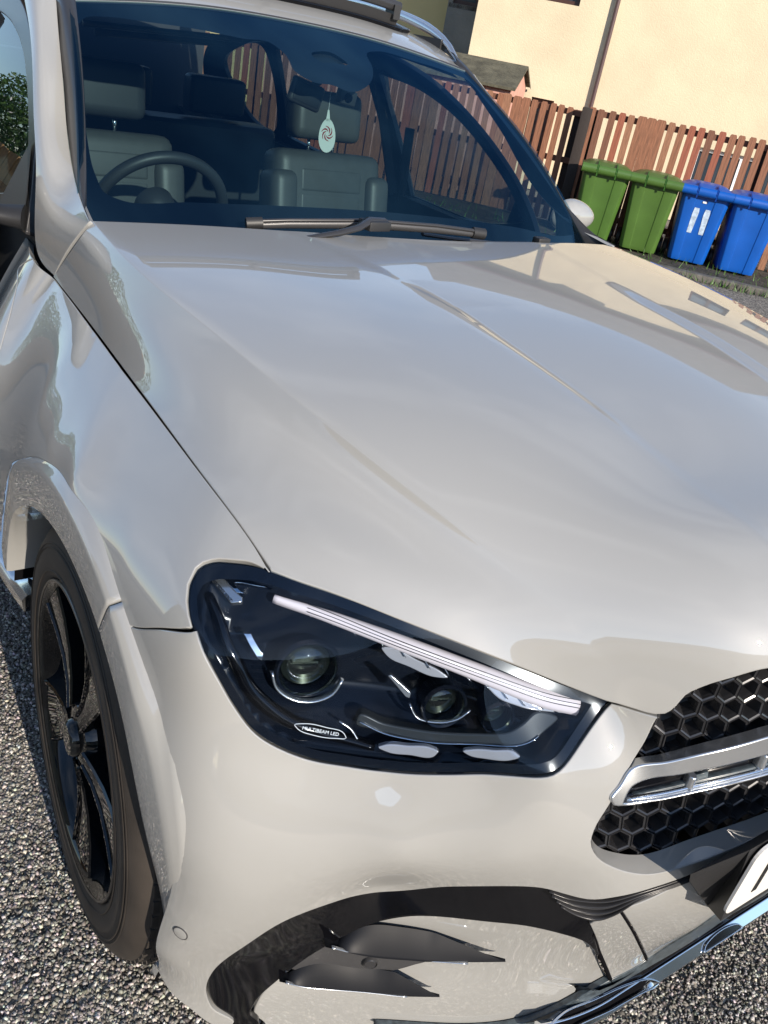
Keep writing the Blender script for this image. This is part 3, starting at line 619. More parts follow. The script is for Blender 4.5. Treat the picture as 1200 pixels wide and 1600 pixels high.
# --- grille: honeycomb of hexagonal cells
def honeycomb(name,outline,surf,off,pitch,wall,depth,m,parent,sc=(1,1),mirror=True,slant=0):
    poly=crv(outline,.01);lo,hi=poly.min(0),poly.max(0);V=[];F=[];N_=[]
    rx=pitch/math.sqrt(3)
    cs=[]
    j=0;y=lo[1]-pitch
    rowh=pitch*.5*math.sqrt(3)*sc[1]
    while y<hi[1]+pitch:
        x=lo[0]-pitch+(pitch*.5*sc[0] if j%2 else 0)
        while x<hi[0]+pitch: cs.append((x,y));x+=pitch*sc[0]
        y+=rowh;j+=1
    C_=np.array(cs);ok=inpoly(C_,poly)|(dpoly(C_,poly)<pitch*.45);C_=C_[ok]
    ang=[math.radians(30+60*k) for k in range(6)];nr=[]
    for c in C_:
        for rad,dz in ((rx*1.0,0),(rx*1.0-wall*.35,.0035),(rx-wall*.9,.002),(rx-wall*1.15,-.004),(rx-wall*1.6,-depth)):
            for a in ang: V.append((c[0]+rad*math.cos(a)*sc[0],c[1]+rad*math.sin(a)*sc[1],dz))
    V=np.array(V)
    # keep vertices inside the opening
    ins=inpoly(V[:,:2],poly)
    P,N=spt(surf,V[:,0],V[:,1],off);P=P+N*V[:,2][:,None]
    for i in range(len(C_)):
        b=i*30
        for r_ in range(4):
            for k in range(6):
                f=(b+r_*6+k,b+r_*6+(k+1)%6,b+(r_+1)*6+(k+1)%6,b+(r_+1)*6+k)
                if ins[list(f)].sum()>=2:F.append(f)
        f=tuple(b+24+k for k in range(6))
        if ins[list(f)].sum()>=3:F.append(f)
    o=mesh(name,P,F,m,parent,False)
    if mirror: o2=mesh(name,P*[1,-1,1],[f[::-1] for f in F],m,parent,False);tag(o2,kind='stuff')
    tag(o,kind='stuff');return o
gtop=[(0.2917,0.9438),(0.3443,0.9269),(0.3751,0.9105),(0.3938,0.8906),(0.4023,0.8684),(0.4108,0.8489)]
gout=[(0,gtop[0][1]+.01,1)]+gtop+[(q[0],q[1]) for q in grI]+[(.05,grI[-1][1]+.012),(0,grI[-1][1]+.013,1)]
honeycomb('grille_mesh',gout,'skin',-.034,.0335,.0040,.024,MESHM,car)
panel('grille_backing','skin',gout,DARK,car,step=.05,off=-.062,edge=0,mirror=True)
# --- silver bar across the grille with its slots
so_=[(0.4452,0.7865),(0.4043,0.8045),(0.363,0.826),(0.2815,0.8522)]
sb_=[(0.2643,0.7889),(0.3514,0.7683),(0.4061,0.7482),(0.4516,0.7382),(0.4663,0.7395),(0.4715,0.7472),(0.4594,0.7645)]
bar=so_+[(.10,so_[-1][1]+.006),(0,so_[-1][1]+.007,1),(0,sb_[0][1]+.004,1),(.1,sb_[0][1]+.003)]+sb_
si=[(0.4255,0.7737),(0.3857,0.7881),(0.3405,0.8061),(0.2704,0.8235)]
sl=[(0.2623,0.7941),(0.3503,0.7725),(0.4051,0.7533),(0.4526,0.7424,1),(0.4412,0.7637)]
hole=si+[(.16,si[-1][1]+.004,1),(.16,sl[0][1]+.003,1)]+sl
panel('grille_bar','skin',bar,SILV,car,holes=[hole],step=.008,off=.005,edge=.022,roll=.003,mirror=True,res=.005)
panel('bar_recess','skin',hole,BLKG,car,step=.02,off=-.014,edge=0,mirror=True)
ribbon('bar_blade','skin',[(0.4457,0.7433),(0.3959,0.7575),(0.3489,0.7748),(0.2594,0.796)]+[(.17,sl[0][1]+.008)],.006,-.004,.008,CHROME,car,mirror=True)
ribbon('bar_blade','skin',[(0.4344,0.7479),(0.395,0.7618),(0.3479,0.7791),(0.2571,0.8002)]+[(.17,sl[0][1]+.014)],.004,-.009,.006,TEAL,car,mirror=True)
for P in ([(0.3675,0.7658),(0.3653,0.7854)],[(0.2733,0.7969),(0.2689,0.8187)]):
    ribbon('bar_divider','skin',[p[:2] for p in P],.012,-.004,.010,SILV,car,mirror=True,res=.003)
panel('bar_web','skin',[(0.3618,0.7844,1),(0.3445,0.7907,1),(0.343,0.7757,1),(0.3575,0.771,1)],TEAL,car,step=.01,off=-.007,edge=.005,roll=.001,mirror=True)
# three-pointed star in its ring on the middle of the grille
sb=empty('star_emblem');sb.parent=car
P,N=spt('skin',np.array([0.]),np.array([.745]),.010);M=frame(P[0],(0,1,0),(0,0,1))
MB().lathe([(.098,0),(.104,.008),(.112,.010),(.118,.004),(.118,-.01)],64,M).build('ring',CHROME,sb,True,auto=.9)
mb=MB()
for k in range(3):
    a=math.pi/2+k*2*math.pi/3;c,s_=math.cos(a),math.sin(a);w=.018
    mb.add([M@Vector(v) for v in ((c*.1,s_*.1,.002),(-s_*w,c*w,.002),(s_*w,-c*w,.002),(c*.01,s_*.01,.018),(0,0,.018))],[(0,1,3),(0,3,2),(1,4,3),(3,4,2)])
mb.build('star',CHROME,sb)
# --- black C-shaped trim at the bumper corner
ct_o=[(0.4979,0.581),(0.5273,0.5848),(0.6375,0.5593),(0.6974,0.517),(0.7813,0.5042),(0.8517,0.4763),(0.9036,0.4079),(0.9393,0.3364),(0.9455,0.2802),(0.9319,0.2272),(0.8973,0.1795)]
ct_i=[(0.8541,0.1633),(0.8697,0.1869),(0.8665,0.224),(0.8369,0.285),(0.7694,0.3822),(0.7219,0.4262),(0.6733,0.4503),(0.5685,0.4718),(0.506,0.4801),(0.4345,0.4596),(0.387,0.4075)]
ctip=[(0.4144,0.4632),(0.4503,0.5226),(0.4678,0.5438)]
cto=[(ct_o[-1][0]+.012,.12,1)]+ct_o[::-1]+ctip[::-1]+ct_i[::-1]+[(ct_i[0][0]+.02,.12,1)]
_co=crv([q[:2] for q in ct_o],.01,False);_ci=crv([q[:2] for q in ct_i],.01,False)
def cdep(q):
    a,b=dline(q,_co),dline(q,_ci);w=b/(a+b+1e-9);k=np.clip((.86-q[:,0])/.18,0,1);k=k*k*(3-2*k)
    return k*(.046*w+.0)+(1-k)*.004
panel('corner_trim','skin',cto,BLKG,car,step=.009,off=-.001,edge=.02,roll=.004,mirror=True,depthfn=cdep)
# dark slit mesh between bumper and lower apron
dm=[(0.5208,0.5828),(0.4967,0.5767),(0.4676,0.5779),(0.4341,0.5922),(0.3924,0.608),(0.336,0.6242),(0.3326,0.6135),(0.3702,0.6071),(0.427,0.567),(0.4487,0.5252),(0.4658,0.5375)]
panel('slit_backing','skin',dm,DARK,car,step=.03,off=-.022,edge=0,mirror=True)
for k in range(7):
    w=k/6.;a=[(0.5111,0.5678),(0.4882,0.5613),(0.4578,0.5648),(0.4,0.592),(0.3274,0.6124)];b=[(0.4856,0.5388),(0.4606,0.5235),(0.4417,0.5177),(0.3965,0.5807),(0.3249,0.6052)]
    ribbon('slit_rib','skin',[((1-w)*p[0]+w*q[0],(1-w)*p[1]+w*q[1]) for p,q in zip(a,b)],.0022,-.010+.003*(k%2),.005,BLKS,car,mirror=True)
# --- lower apron with plate recess
ap=[(0.4401,0.5049,1),(0.4198,0.5522),(0.3278,0.6074,1),(0.2923,0.5628),(0.2474,0.5092),(0.0129,0.2747,1),(0.1422,0.2989),(0.2236,0.2794),(0.2967,0.2682),(0.3219,0.3093),(0.3773,0.3962),(0.3985,0.4349)]
apL=[q for q in ap]
seam=[(0.4186,0.554),(0.3753,0.4928),(0.298,0.3803),(0.2243,0.278)]
s2=[(0.4165,0.5558),(0.3731,0.4946),(0.295,0.3812),(0.2207,0.2795)]
panel('apron','skin',[ap[0],(seam[0][0],seam[0][1],1)]+seam[1:-1]+[(seam[-1][0],seam[-1][1],1)]+ap[8:],PAINT,car,step=.012,off=-.008,edge=.015,roll=.002,mirror=True,res=.006)
panel('apron','skin',[(s2[0][0],s2[0][1],1),ap[2],ap[3],ap[4],ap[5],ap[6],(s2[-1][0],s2[-1][1],1)]+s2[1:-1][::-1],PAINT,car,step=.012,off=-.008,edge=.015,roll=.002,mirror=True,res=.006)
zc=ap[5][1];
panel('apron','skin',[(ap[5][0]-.004,ap[5][1]+.004,1),(0,zc+.012,1),(0,zc+.03,1),(ap[4][0]-.01,ap[4][1],1)],PAINT,car,step=.02,off=-.008,edge=.01,mirror=True)
ribbon('panel_gap','skin',[(0.422,0.471),(0.387,0.41),(0.3438,0.3398),(0.3,0.2693)],.007,-.007,.002,DARK,car,mirror=True)
ribbon('panel_gap','skin',[(0.4196,0.5577),(0.3774,0.498),(0.3025,0.3883),(0.2286,0.286)],.0035,-.0065,.001,DARK,car,mirror=True)
# inner body-colour panel inside the C with its two dark winglets
ca=[(0.8448,0.1446),(0.8624,0.1684),(0.8602,0.2077),(0.8307,0.2707),(0.7634,0.3686),(0.717,0.4144),(0.6711,0.4402),(0.5653,0.4598),(0.5015,0.4671),(0.4284,0.4445),(0.3772,0.3858),(0.34,0.3216),(0.2883,0.252,1),(0.3475,0.2193),(0.4057,0.1544)]
panel('air_curtain_panel','skin',ca+[(ca[-1][0]+.03,.12,1),(ca[-1][0]+.10,.03,1),(ca[0][0]+.03,.03,1)],PAINT,car,step=.010,off=-.018,edge=.02,roll=.003,mirror=True,
      depthfn=lambda q: .030*np.exp(-(((q[:,0]-.80)/.17)**2+((q[:,1]-.33)/.06)**2)))
hk=[(0.7843,0.363),(0.7667,0.3754),(0.7103,0.3593),(0.6462,0.3435),(0.6176,0.3341),(0.633,0.3236),(0.6572,0.3072),(0.6865,0.2951),(0.7549,0.2921),(0.804,0.2917),(0.8197,0.2994)]
panel('winglet_recess','skin',hk,DGRY,car,step=.01,off=-.0135,edge=.004,roll=.002,mirror=True)
def blade(name,top,bot,ot,ob,lip):
    T,B=crv(top,.006,False),crv(bot,.006,False);K=48
    def rs(Q):
        d=np.r_[0,np.cumsum(np.linalg.norm(np.diff(Q,axis=0),axis=1))];u=np.linspace(0,d[-1],K);return np.stack([np.interp(u,d,Q[:,0]),np.interp(u,d,Q[:,1])],1)
    T,B=rs(T),rs(B);V=[];rows=[]
    u=np.linspace(0,1,K);fade=1-np.clip((u-.6)/.4,0,1)
    for w in (0,.15,.4,.7,.92,1.0):
        Q=T*(1-w)+B*w;P,N=spt('skin',Q[:,0],Q[:,1],0);V+=list(P+N*((ot*(1-w)+ob*w+.002*math.sin(w*math.pi))*fade+.003*(1-fade))[:,None])
    P,N=spt('skin',B[:,0],B[:,1]-.003*fade,0);V+=list(P+N*((ob-.002)*fade+.002*(1-fade))[:,None])
    P,N=spt('skin',B[:,0],B[:,1]-.004*fade,0);V+=list(P+N*(-.03*fade-.002)[:,None])
    F=[(j*K+i,j*K+i+1,(j+1)*K+i+1,(j+1)*K+i) for j in range(7) for i in range(K-1)]
    for sg in (1,-1): mesh(name,np.array(V)*[1,sg,1],F if sg>0 else [f[::-1] for f in F],WLET,car,True)
    ribbon('winglet_edge','skin',[tuple(q) for q in B[2:-6:4]],.0018,lip,.003,SILV,car,mirror=True)
blade('winglet',[(0.7754,0.3624),(0.7497,0.391),(0.7183,0.4094),(0.6678,0.409),(0.6171,0.4049,1)]+[(0.5167,0.3835,1)],[(0.7842,0.4003),(0.7509,0.382),(0.7137,0.37),(0.6391,0.3677),(0.5778,0.3733,1)]+[(0.5153,0.3819,1)],-.014,.011,.009)
blade('winglet',[(0.8352,0.2745),(0.818,0.2941),(0.789,0.3118),(0.7173,0.3047),(0.661,0.3068,1)]+[(0.5897,0.2749,1)],[(0.8383,0.2992),(0.8036,0.2824),(0.7528,0.2743),(0.7028,0.272),(0.6433,0.2688,1)]+[(0.5884,0.2733,1)],-.014,.005,.004)
for Q in ([(0.7897,0.3361),(0.7395,0.3248),(0.7133,0.3187)],[(0.7821,0.3223),(0.7379,0.3136),(0.7119,0.3092)],[(0.7745,0.3089),(0.7363,0.3023),(0.7105,0.2997)]):
    ribbon('slat','skin',Q,.003,-.022,.005,BLKS,car,mirror=True)
def disc(name,uvst,surf,off,r,m,parent,h=.003,ring=None):
    P,N=spt(surf,np.array([uvst[0]]),np.array([uvst[1]]),off);q=Vector(N[0]).to_track_quat('Z','Y').to_matrix().to_4x4();q.translation=Vector(P[0])
    o=MB().lathe([(0,h),(r*.85,h),(r,h*.5),(r,-h)],28,q).build(name,m,parent,True,auto=.5)
    if ring: MB().lathe([(r,h*.3),(r*1.08,h*.9),(r*1.16,h*.2),(r*1.16,-h)],28,q).build('sensor_ring',ring,o,True,auto=.6)
for q,off,r in (([(0.7025,0.322)][0],-.012,.0105),): disc('parking_sensor',q,'skin',off,r,BLKS,car,.004,DGRY)
disc('parking_sensor',[(0.9924,0.433)][0],'skin',.0006,.0105,PAINT,car,.0008,DGRY)
# --- number plate and its black holder
ph=empty('number_plate_holder');ph.parent=car
pc=(0.885,-0.3007,0.6161)
hb=MB();x0=.868
y0,y1=-.315,.315
hv=[(0.872,-0.4391,0.6994),(0.872,-0.4327,0.6823),(0.868,-0.3259,0.5676),(0.868,-0.2387,0.4935),(0.9,-0.3092,0.5834),(0.905,-0.3698,0.7438),(0.885,-0.4056,0.733)]
# outer hull: side flange and front tray
zt,zb=(0.905,-0.3861,0.752)[2],(0.9,-0.3327,0.5875)[2];yl=(0.905,-0.3794,0.7366)[1]-.012;yb=(0.9,-0.333,0.5932)[1]-.012
V=[hv[0],hv[1],hv[2],hv[3],(.900,yb,zb-.004),(.906,yl,zt+.006)]
F=[(0,1,5),(1,2,5),(2,4,5),(2,3,4)]
VV=V+[(p[0],-p[1],p[2]) for p in V];FF=F+[tuple(i+6 for i in f[::-1]) for f in F]+[(4,5,11,10),(5,0,6,11),(3,4,10,9)]
mesh('holder_tray',VV,FF,BLKP,ph,False)
px=(0.913,-0.3994,0.7554);pb=(0.909,-0.3556,0.6212);
py0=(px[1]+pb[1])/2;ztp,zbt=px[2],pb[2]
def plq(u,w,h=0): # u across 0..1, w up 0..1
    y=py0*(1-u)+(-py0)*u;z=zbt+(ztp-zbt)*w;x=.9095+.004*w+h;return (x,y,z)
pts=[];rc=.022
for cx,cy,a0 in ((1,1,0),(0,1,90),(0,0,180),(1,0,270)):
    for k in range(6):
        a=R(a0+k*18);W_=-2*py0;H_=ztp-zbt;pts.append(((abs(cx-rc/W_*2*.5)+rc/W_*math.cos(a)) if cx else rc/W_+rc/W_*math.cos(a),(1-rc/H_+rc/H_*math.sin(a)) if cy else rc/H_+rc/H_*math.sin(a)))
n_=len(pts);V=[plq(u,w) for u,w in pts]+[plq(u,w,-.004) for u,w in pts]
mesh('number_plate',V,[tuple(range(n_))]+[(i,n_+i,n_+(i+1)%n_,(i+1)%n_) for i in range(n_)],PLATE,ph,False)
H_=ztp-zbt
M=frame(plq(.105,.50,.0006),(0,1,0),(.03,0,1));text('plate_letter','K',H_*1.02,M,INK,ph,sx=.85)
# --- chrome skid guard with slots
sk_t=[(0.4225,0.1906),(0.3085,0.2836),(0.2401,0.2982),(0.196,0.4634),(0.0906,0.4651)];sk_u=[(0.402,0.1777),(0.2971,0.2537),(0.2196,0.2625),(0.0174,0.2774),(-0.0981,0.2732)]
def tocen(L,dz=0.0): return list(L)+[(0.0,L[-1][1]+.004,1)]
def band(name,A,B,m,off,edge=.01,roll=.002,ext=True,**k):
    A=list(A);B=list(B)
    if ext: A=[(A[0][0]+.25,A[0][1]-.02)]+A;B=[(B[0][0]+.25,B[0][1]-.02)]+B
    o=[(A[0][0],A[0][1],1)]+A[1:]+[(0,A[-1][1]+.002,1),(0,B[-1][1]+.002,1)]+B[::-1][:-1]+[(B[0][0],B[0][1],1)]
    return panel(name,'skin',o,m,car,step=.012,off=off,edge=edge,roll=roll,mirror=True,**k)
band('skid_top_strip',sk_t,sk_u,TEAL,-.006)
ss=np.linspace(-.44,.44,31)
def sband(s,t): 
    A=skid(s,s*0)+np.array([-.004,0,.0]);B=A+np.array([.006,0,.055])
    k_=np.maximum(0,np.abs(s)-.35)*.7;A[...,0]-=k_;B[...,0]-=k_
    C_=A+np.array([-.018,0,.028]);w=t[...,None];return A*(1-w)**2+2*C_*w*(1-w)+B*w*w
grid('skid_black_band',sband,ss,np.linspace(0,1,6),BLKG,car)  # recessed gloss black band between top strip and chrome guard
slot1=[(0.4288,0.0098),(0.4028,-0.0194),(0.3356,-0.0241),(0.2515,-0.008),(0.2083,0.0112),(0.184,0.0472),(0.2163,0.0397),(0.3004,0.0292),(0.3763,0.0265),(0.4054,0.0347)]
slot2=[(.045,.034,1),(.036,.018),(.015,.010),(-.02,.008)]
slot2=[(.06,.036,1),(.050,.018),(.030,.008),(0.0,.006)]
s2b=(.02,.036,1)
sko=[(-.45,0.0,1),(-.46,.05,1),(-.3,.05),(0,.05),(.3,.05),(.46,.05,1),(.45,0.0,1),(.3,0),(0,0),(-.3,0)]
mir=lambda L:[(-q[0],)+tuple(q[1:]) for q in L]
midl=slot2[:-1]+mir(slot2[:-1][::-1])
panel('skid_guard','skid',sko,CHROME,car,holes=[slot1,mir(slot1)],step=.008,off=.0,edge=.016,roll=.003,res=.006)
for L in (slot1,mir(slot1)):
    panel('skid_slot','skid',L,DARK,car,step=.02,off=-.006,edge=0); ribbon('skid_slot_rim','skid',L,.0026,.0016,.002,CHROME,car,closed=True,res=.004)
panel('skid_slot','skid',midl,BLKG,car,step=.01,off=.0015,edge=.002,roll=.0008)
ribbon('skid_slot_rim','skid',midl,.003,.003,.0025,CHROME,car,closed=True,res=.004)
# --- wheel
def wheel(loc,steer,label=None):
    w=empty('front_wheel' if loc[0]>-1 else 'rear_wheel');w.parent=car
    M=Matrix.Translation(loc)@Matrix.Rotation(steer,4,'Z')@Matrix.Rotation(R(90) if loc[1]<0 else R(-90),4,'X')  # local z outwards
    tp=[(.268,-.235),(.285,-.245),(.33,-.248),(.372,-.235),(.392,-.215),(.3985,-.19),(.400,-.13),(.3985,-.062),(.3925,-.040),(.381,-.022),(.362,-.009),(.335,-.003),(.312,-.002),(.296,-.005),(.288,-.010),(.284,-.016),(.270,-.02)]
    MB().lathe(tp,96,M).build('tyre',TYRE,w,True,auto=.9)
    mb=MB()
    for k in range(72):      # shoulder tread blocks
        a=2*math.pi*k/72;q=M@Matrix.Rotation(a,4,'Z')
        mb.box((.386,-.0135,-.095),(.4008,.0135,-.052),q); mb.box((.3745,-.0135,-.052),(.3935,.0135,-.034),q)
    mb.build('tread_block',TYRE,w,bevel=0)
    MB().lathe([(.398,-.10),(.4035,-.104),(.4035,-.15),(.398,-.154)],96,M).build('tread_rib',TYRE,w,True,auto=.5)
    for r_,z_ in ((.345,-.0035),(.352,-.0055),(.303,-.0020)): MB().lathe([(r_-.0016,z_-.001),(r_,z_+.0012),(r_+.0016,z_-.001)],96,M).build('sidewall_line',TYRE,w,True)
    rim=MB().lathe([(.286,-.018),(.2875,-.010),(.284,-.006),(.279,-.007),(.274,-.014),(.266,-.022),(.258,-.05),(.246,-.09),(.24,-.22)],96,M).build('rim',RIMB,w,True,auto=.8)
    MB().lathe([(.2815,-.0055),(.2840,-.0035),(.2868,-.0055),(.2872,-.009)],96,M).build('rim_lip',DISC,w,True)
    # five broad spokes, each a polished wedge between two raised ribs
    for k in range(5):
        a0=R(-78)+2*math.pi*k/5;q=M@Matrix.Rotation(a0,4,'Z');sp=MB()
        rows=((.055,.016,-.010),(.10,.020,-.017),(.15,.032,-.020),(.205,.048,-.018),(.263,.060,-.012))
        for sg in (1,-1):
            V=[];F=[]
            for r_,c_,z_ in rows:
                w_=.009
                for dx,dz in ((-w_/2,-.034),(-w_/2,-.003),(-w_/2+.003,.001),(w_/2-.003,.001),(w_/2,-.003),(w_/2,-.034)): V.append(q@Vector((r_,c_*sg+dx,z_+dz)))
            n=len(rows)
            for i in range(n-1):
                for j in range(6): F.append((i*6+j,i*6+(j+1)%6,(i+1)*6+(j+1)%6,(i+1)*6+j))
            F+=[tuple(range(6)),tuple(range(n*6-6,n*6))]
            sp.add(V,F)
        V=[];F=[];m_=7
        for i,(r_,c_,z_) in enumerate(rows):
            for j in range(m_): 
                u=-1+2*j/(m_-1);V.append(q@Vector((r_,c_*u,z_-.004+.003*(1-u*u))))
        for i in range(len(rows)-1):
            for j in range(m_-1): F.append((i*m_+j,i*m_+j+1,(i+1)*m_+j+1,(i+1)*m_+j))
        o=sp.build('spoke',RIMB,rim,auto=.5);MB().add(V,F).build('spoke_web',RIMB,rim,True)
    MB().lathe([(.0,.004),(.030,.003),(.034,-.002),(.036,-.012),(.060,-.018),(.066,-.030),(.066,-.06)],40,M).build('hub_cap',RIMB,rim,True,auto=.5)
    mb=MB()
    for k in range(5):
        a=R(90+48)+2*math.pi*k/5;q=M@Matrix.Translation((.052*math.cos(a),.052*math.sin(a),-.02));mb.lathe([(0,.004),(.008,.004),(.010,0),(.010,-.02)],6,q)
    mb.build('wheel_bolt',RIMG,rim)
    MB().lathe([(.0,-.085),(.09,-.085),(.10,-.095),(.205,-.095),(.207,-.10),(.207,-.125),(.1,-.13)],64,M).build('brake_disc',DISC,w,True,auto=.4)
    c=MB();q=M@Matrix.Rotation(R(150),4,'Z')
    pol=[(math.cos(R(a))*r_,math.sin(R(a))*r_) for a,r_ in [(x,.222) for x in range(-26,27,6)]+[(x,.13) for x in range(26,-27,-8)]]
    c.prism(pol,-.14,-.066,q);c.build('brake_caliper',DGRY,w,bevel=.006)
    MB().lathe([(.24,-.22),(.0,-.23)],32,M).build('inner_cover',DARK,w)
    return w
wheel((.015,-.985,.39),R(-3.7)); wheel((.015,.985,.39),R(-3.7)); wheel((-2.98,-.985,.39),0); wheel((-2.98,.985,.39),0)
# --- side step: light alloy board with rubber studs
st=empty('side_step');st.parent=car
sb0=MB();V=[]
n=24;xs=np.linspace(-.385,-2.3,n);ye=[-1.03-0.0*x for x in xs]
def yo(x): return -.962-.035*min(1,max(0,(-x-.38)/.5))**.7
V=[];F=[];prof=[(0,0),(0,1)]
for x in xs:
    o=yo(x);V+=[(x,-.80,.42),(x,-.84,.433),(x,o+.012,.430),(x,o,.418),(x,o+.004,.39),(x,-.84,.37)]
for i in range(n-1):
    for j in range(5):F.append((i*6+j,i*6+j+1,(i+1)*6+j+1,(i+1)*6+j))
F.append(tuple(range(6)))
o=mesh('step_board',V,F,SILV,st,True)
studs=[]
for i in range(26):
    for j,yy in enumerate((-.862,-.898,-.934,-.970)):
        x=-.42-i*.062-(j%2)*.031
        if yo(x)+.018>yy: continue
        mb=MB();pol=[(.021*math.cos(a)*1.0+(.0 if abs(math.cos(a))<2 else 0),.0055*math.sin(a)) for a in np.linspace(0,2*math.pi,13)[:-1]]
        if not studs: 
            o=mb.prism(pol,0,.0035).build('rubber_stud',BLKS,st);studs.append(o)
        else:
            o=studs[0].copy();COL.objects.link(o);o.parent=st
        o.location=(x,yy,.4305)
grid('sill','x' and (lambda s,t: np.stack([s,-.82+0*s,.22+.26*t],-1)),np.linspace(-.50,-2.4,8),np.linspace(0,1,3),PAINT,car)
# ---------------------------------------------------------------- greenhouse
# windscreen
gv=[(0,0,1),(.36,0),(.725,0),(1.09,0),(1.45,0,1),(1.45,.375),(1.45,.75,1),(1.09,.75),(.725,.75),(.36,.75),(0,.75,1),(0,.375)]
gl=panel('windscreen','glass',gv,WGL,car,step=.05,edge=0)
hole=[(0.0122,0.5902),(0.0189,0.6438),(0.0422,0.6805),(0.0975,0.6855),(0.2139,0.67),(0.3441,0.6549),(0.498,0.6347),(0.5906,0.6304),(0.6158,0.5936),(0.6187,0.5243),(0.6614,0.4933),(0.7231,0.4921),(0.7674,0.4761),(0.8375,0.5031),(0.8874,0.5429),(0.9311,0.6046),(0.953,0.6671),(1.0165,0.6957),(1.1774,0.7013),(1.3179,0.7058),(1.3946,0.6957),(1.3969,0.5944),(1.3931,0.4486),(1.4036,0.2895),(1.4231,0.1667),(1.4303,0.0737),(1.3517,0.0571),(1.1065,0.0758),(0.886,0.0875),(0.7002,0.0937),(0.454,0.0943),(0.2361,0.0911),(0.0823,0.0895),(0.0569,0.1028),(0.0384,0.1475),(0.022,0.2531),(0.0129,0.4225)]
sens=[(0.7155,0.6105),(0.757,0.6324),(0.8043,0.6346),(0.8273,0.6156),(0.8354,0.5989),(0.7771,0.5893),(0.7268,0.5869)]
panel('windscreen_border','glass',[(.004,.0,1),(.36,0),(.725,0),(1.09,0),(1.446,0,1),(1.446,.375),(1.446,.75,1),(1.09,.75),(.725,.75),(.36,.75),(.004,.75,1),(.004,.375)],FRIT,car,holes=[hole,sens],step=.04,off=-.0035,edge=0)
panel('sensor_window','glass',sens,BOWLG,car,step=.02,off=-.012,edge=0)
# pillars and roof
panel('a_pillar','pillar',[(.0,.0,1),(.0,.2),(0,.4),(0,.6),(0,.75,1),(.1,.75,1),(.1,.6),(.1,.4),(.1,.2),(.1,.0,1)],PAINT,car,step=.012,edge=.012,mirror=True)
for sg in (1,-1):
    tr=MB()
    V=[];F=[];K=24
    A=along([tuple(p) for p in PR]+[(-1.40,-.64,1.575)],np.linspace(0,1,K));B=spt('glass',np.full(K,.018),np.linspace(.02,.80,K),.002)[0]
    for a,b in zip(A,B):
        mid=(a+b)/2+np.array([.004,-.004,.006]);V+=[tuple(a+np.array([-.004,.004,-.006])),tuple(a),tuple(mid),tuple(b),tuple(b+np.array([-.006,.004,-.006]))]
    for i in range(K-1):
        for j in range(4):F.append((i*5+j,i*5+j+1,i*5+j+6,i*5+j+5))
    V=[(x,y*sg,z) for x,y,z in V];tr.add(V,F if sg>0 else [f[::-1] for f in F])
    tr.build('pillar_trim',BLKS,car,True)
panel('roof','roof',[(0.0,.012,1),(.3,.012),(.625,.012),(.95,.012),(1.25,.012,1),(1.25,1.2),(1.25,2.4,1),(.6,2.4),(0,2.4,1),(0,1.2)],PAINT,car,step=.04,edge=.01)
strip('header_bright_line','roof',[(.02,.013),(.3,.013),(.95,.013),(1.23,.013)],[(.02,.004),(.3,.004),(.95,.004),(1.23,.004)],.0045,.001,BLKS,car,n=1)
panel('roof_glass','roof',[(.16,.80),(.20,.73),(.4,.715),(.625,.71),(.85,.715),(1.05,.73),(1.09,.80),(1.09,1.9,1),(.16,1.9,1)],BLKG,car,step=.04,off=.012,edge=.02,roll=.004)
# raised wind deflector in front of the open sunroof
df=MB()
def rp_(s,t,o): return Vector(spt('roof',np.array([s]),np.array([t]),o)[0][0])
seg=[.22+.81*k/24 for k in range(25)]
df.tube([rp_(s,.77,.062) for s in seg],.011,8,flat=1.4); ob=df.build('deflector_bar',BLKS,car,True,auto=.9)
V=[];F=[]
for s in seg: V+=[rp_(s,.74,.012),rp_(s,.735,.040)]
for i in range(24):F.append((2*i,2*i+1,2*i+3,2*i+2))
mesh('deflector_base',V,F,BLKP,car)
for s in (.24,.62,1.01): MB().box((-.03,-.012,-.03),(.02,.012,.01),Matrix.Translation(rp_(s,.77,.055))).build('deflector_arm',BLKP,car)
# roof rails
for sg in (1,-1):
    P=[Vector(p) for p in [(-1.30,.640,1.520),(-1.36,.643,1.568),(-1.46,.650,1.608),(-1.60,.655,1.636),(-1.85,.66,1.66),(-2.5,.665,1.672),(-3.1,.66,1.655),(-3.4,.64,1.58)]]
    P=[Vector((p.x,p.y*sg,p.z)) for p in P];q=[along([tuple(p) for p in P],np.linspace(0,1,40))][0]
    MB().tube([tuple(v) for v in q],[.006+.014*min(1,i/5.,(39-i)/4.) for i in range(40)],10,flat=.8).build('roof_rail',SILV,car,True,auto=.9)
    MB().box((-3.35,sg*.645-.015,1.56),(-1.42,sg*.645+.015,1.60)).build('rail_gutter',BLKP,car)
# side frames with window openings; both sides
wf=[(.985,1.13,1),(1.06,1.215),(1.18,1.305),(1.33,1.385),(1.50,1.435),(1.80,1.462,1),(1.66,1.06,1),(1.20,1.075)]
wr=[(1.90,1.462,1),(2.4,1.465),(2.62,1.45,1),(2.66,1.10,1),(1.78,1.06,1)]
wq=[(2.74,1.44),(3.0,1.42),(3.22,1.32),(3.10,1.16),(2.78,1.11)]
for (w_,nm) in ((wf,'front_side_window'),(wr,'rear_side_window'),(wq,'quarter_window')): panel(nm,'side',w_,SGL,car,step=.08,off=-.006,edge=0,mirror=True)
fr_o=[(.90,1.05,1),(.935,1.13),(1.00,1.215),(1.13,1.32),(1.30,1.415),(1.45,1.475),(1.6,1.51),(2.4,1.53),(3.1,1.48),(3.5,1.28),(3.55,1.02,1),(1.6,1.015)]
panel('window_frame','side',fr_o,BLKS,car,holes=[wf,wr,wq],step=.05,off=.0,edge=.02,roll=.003,mirror=True)
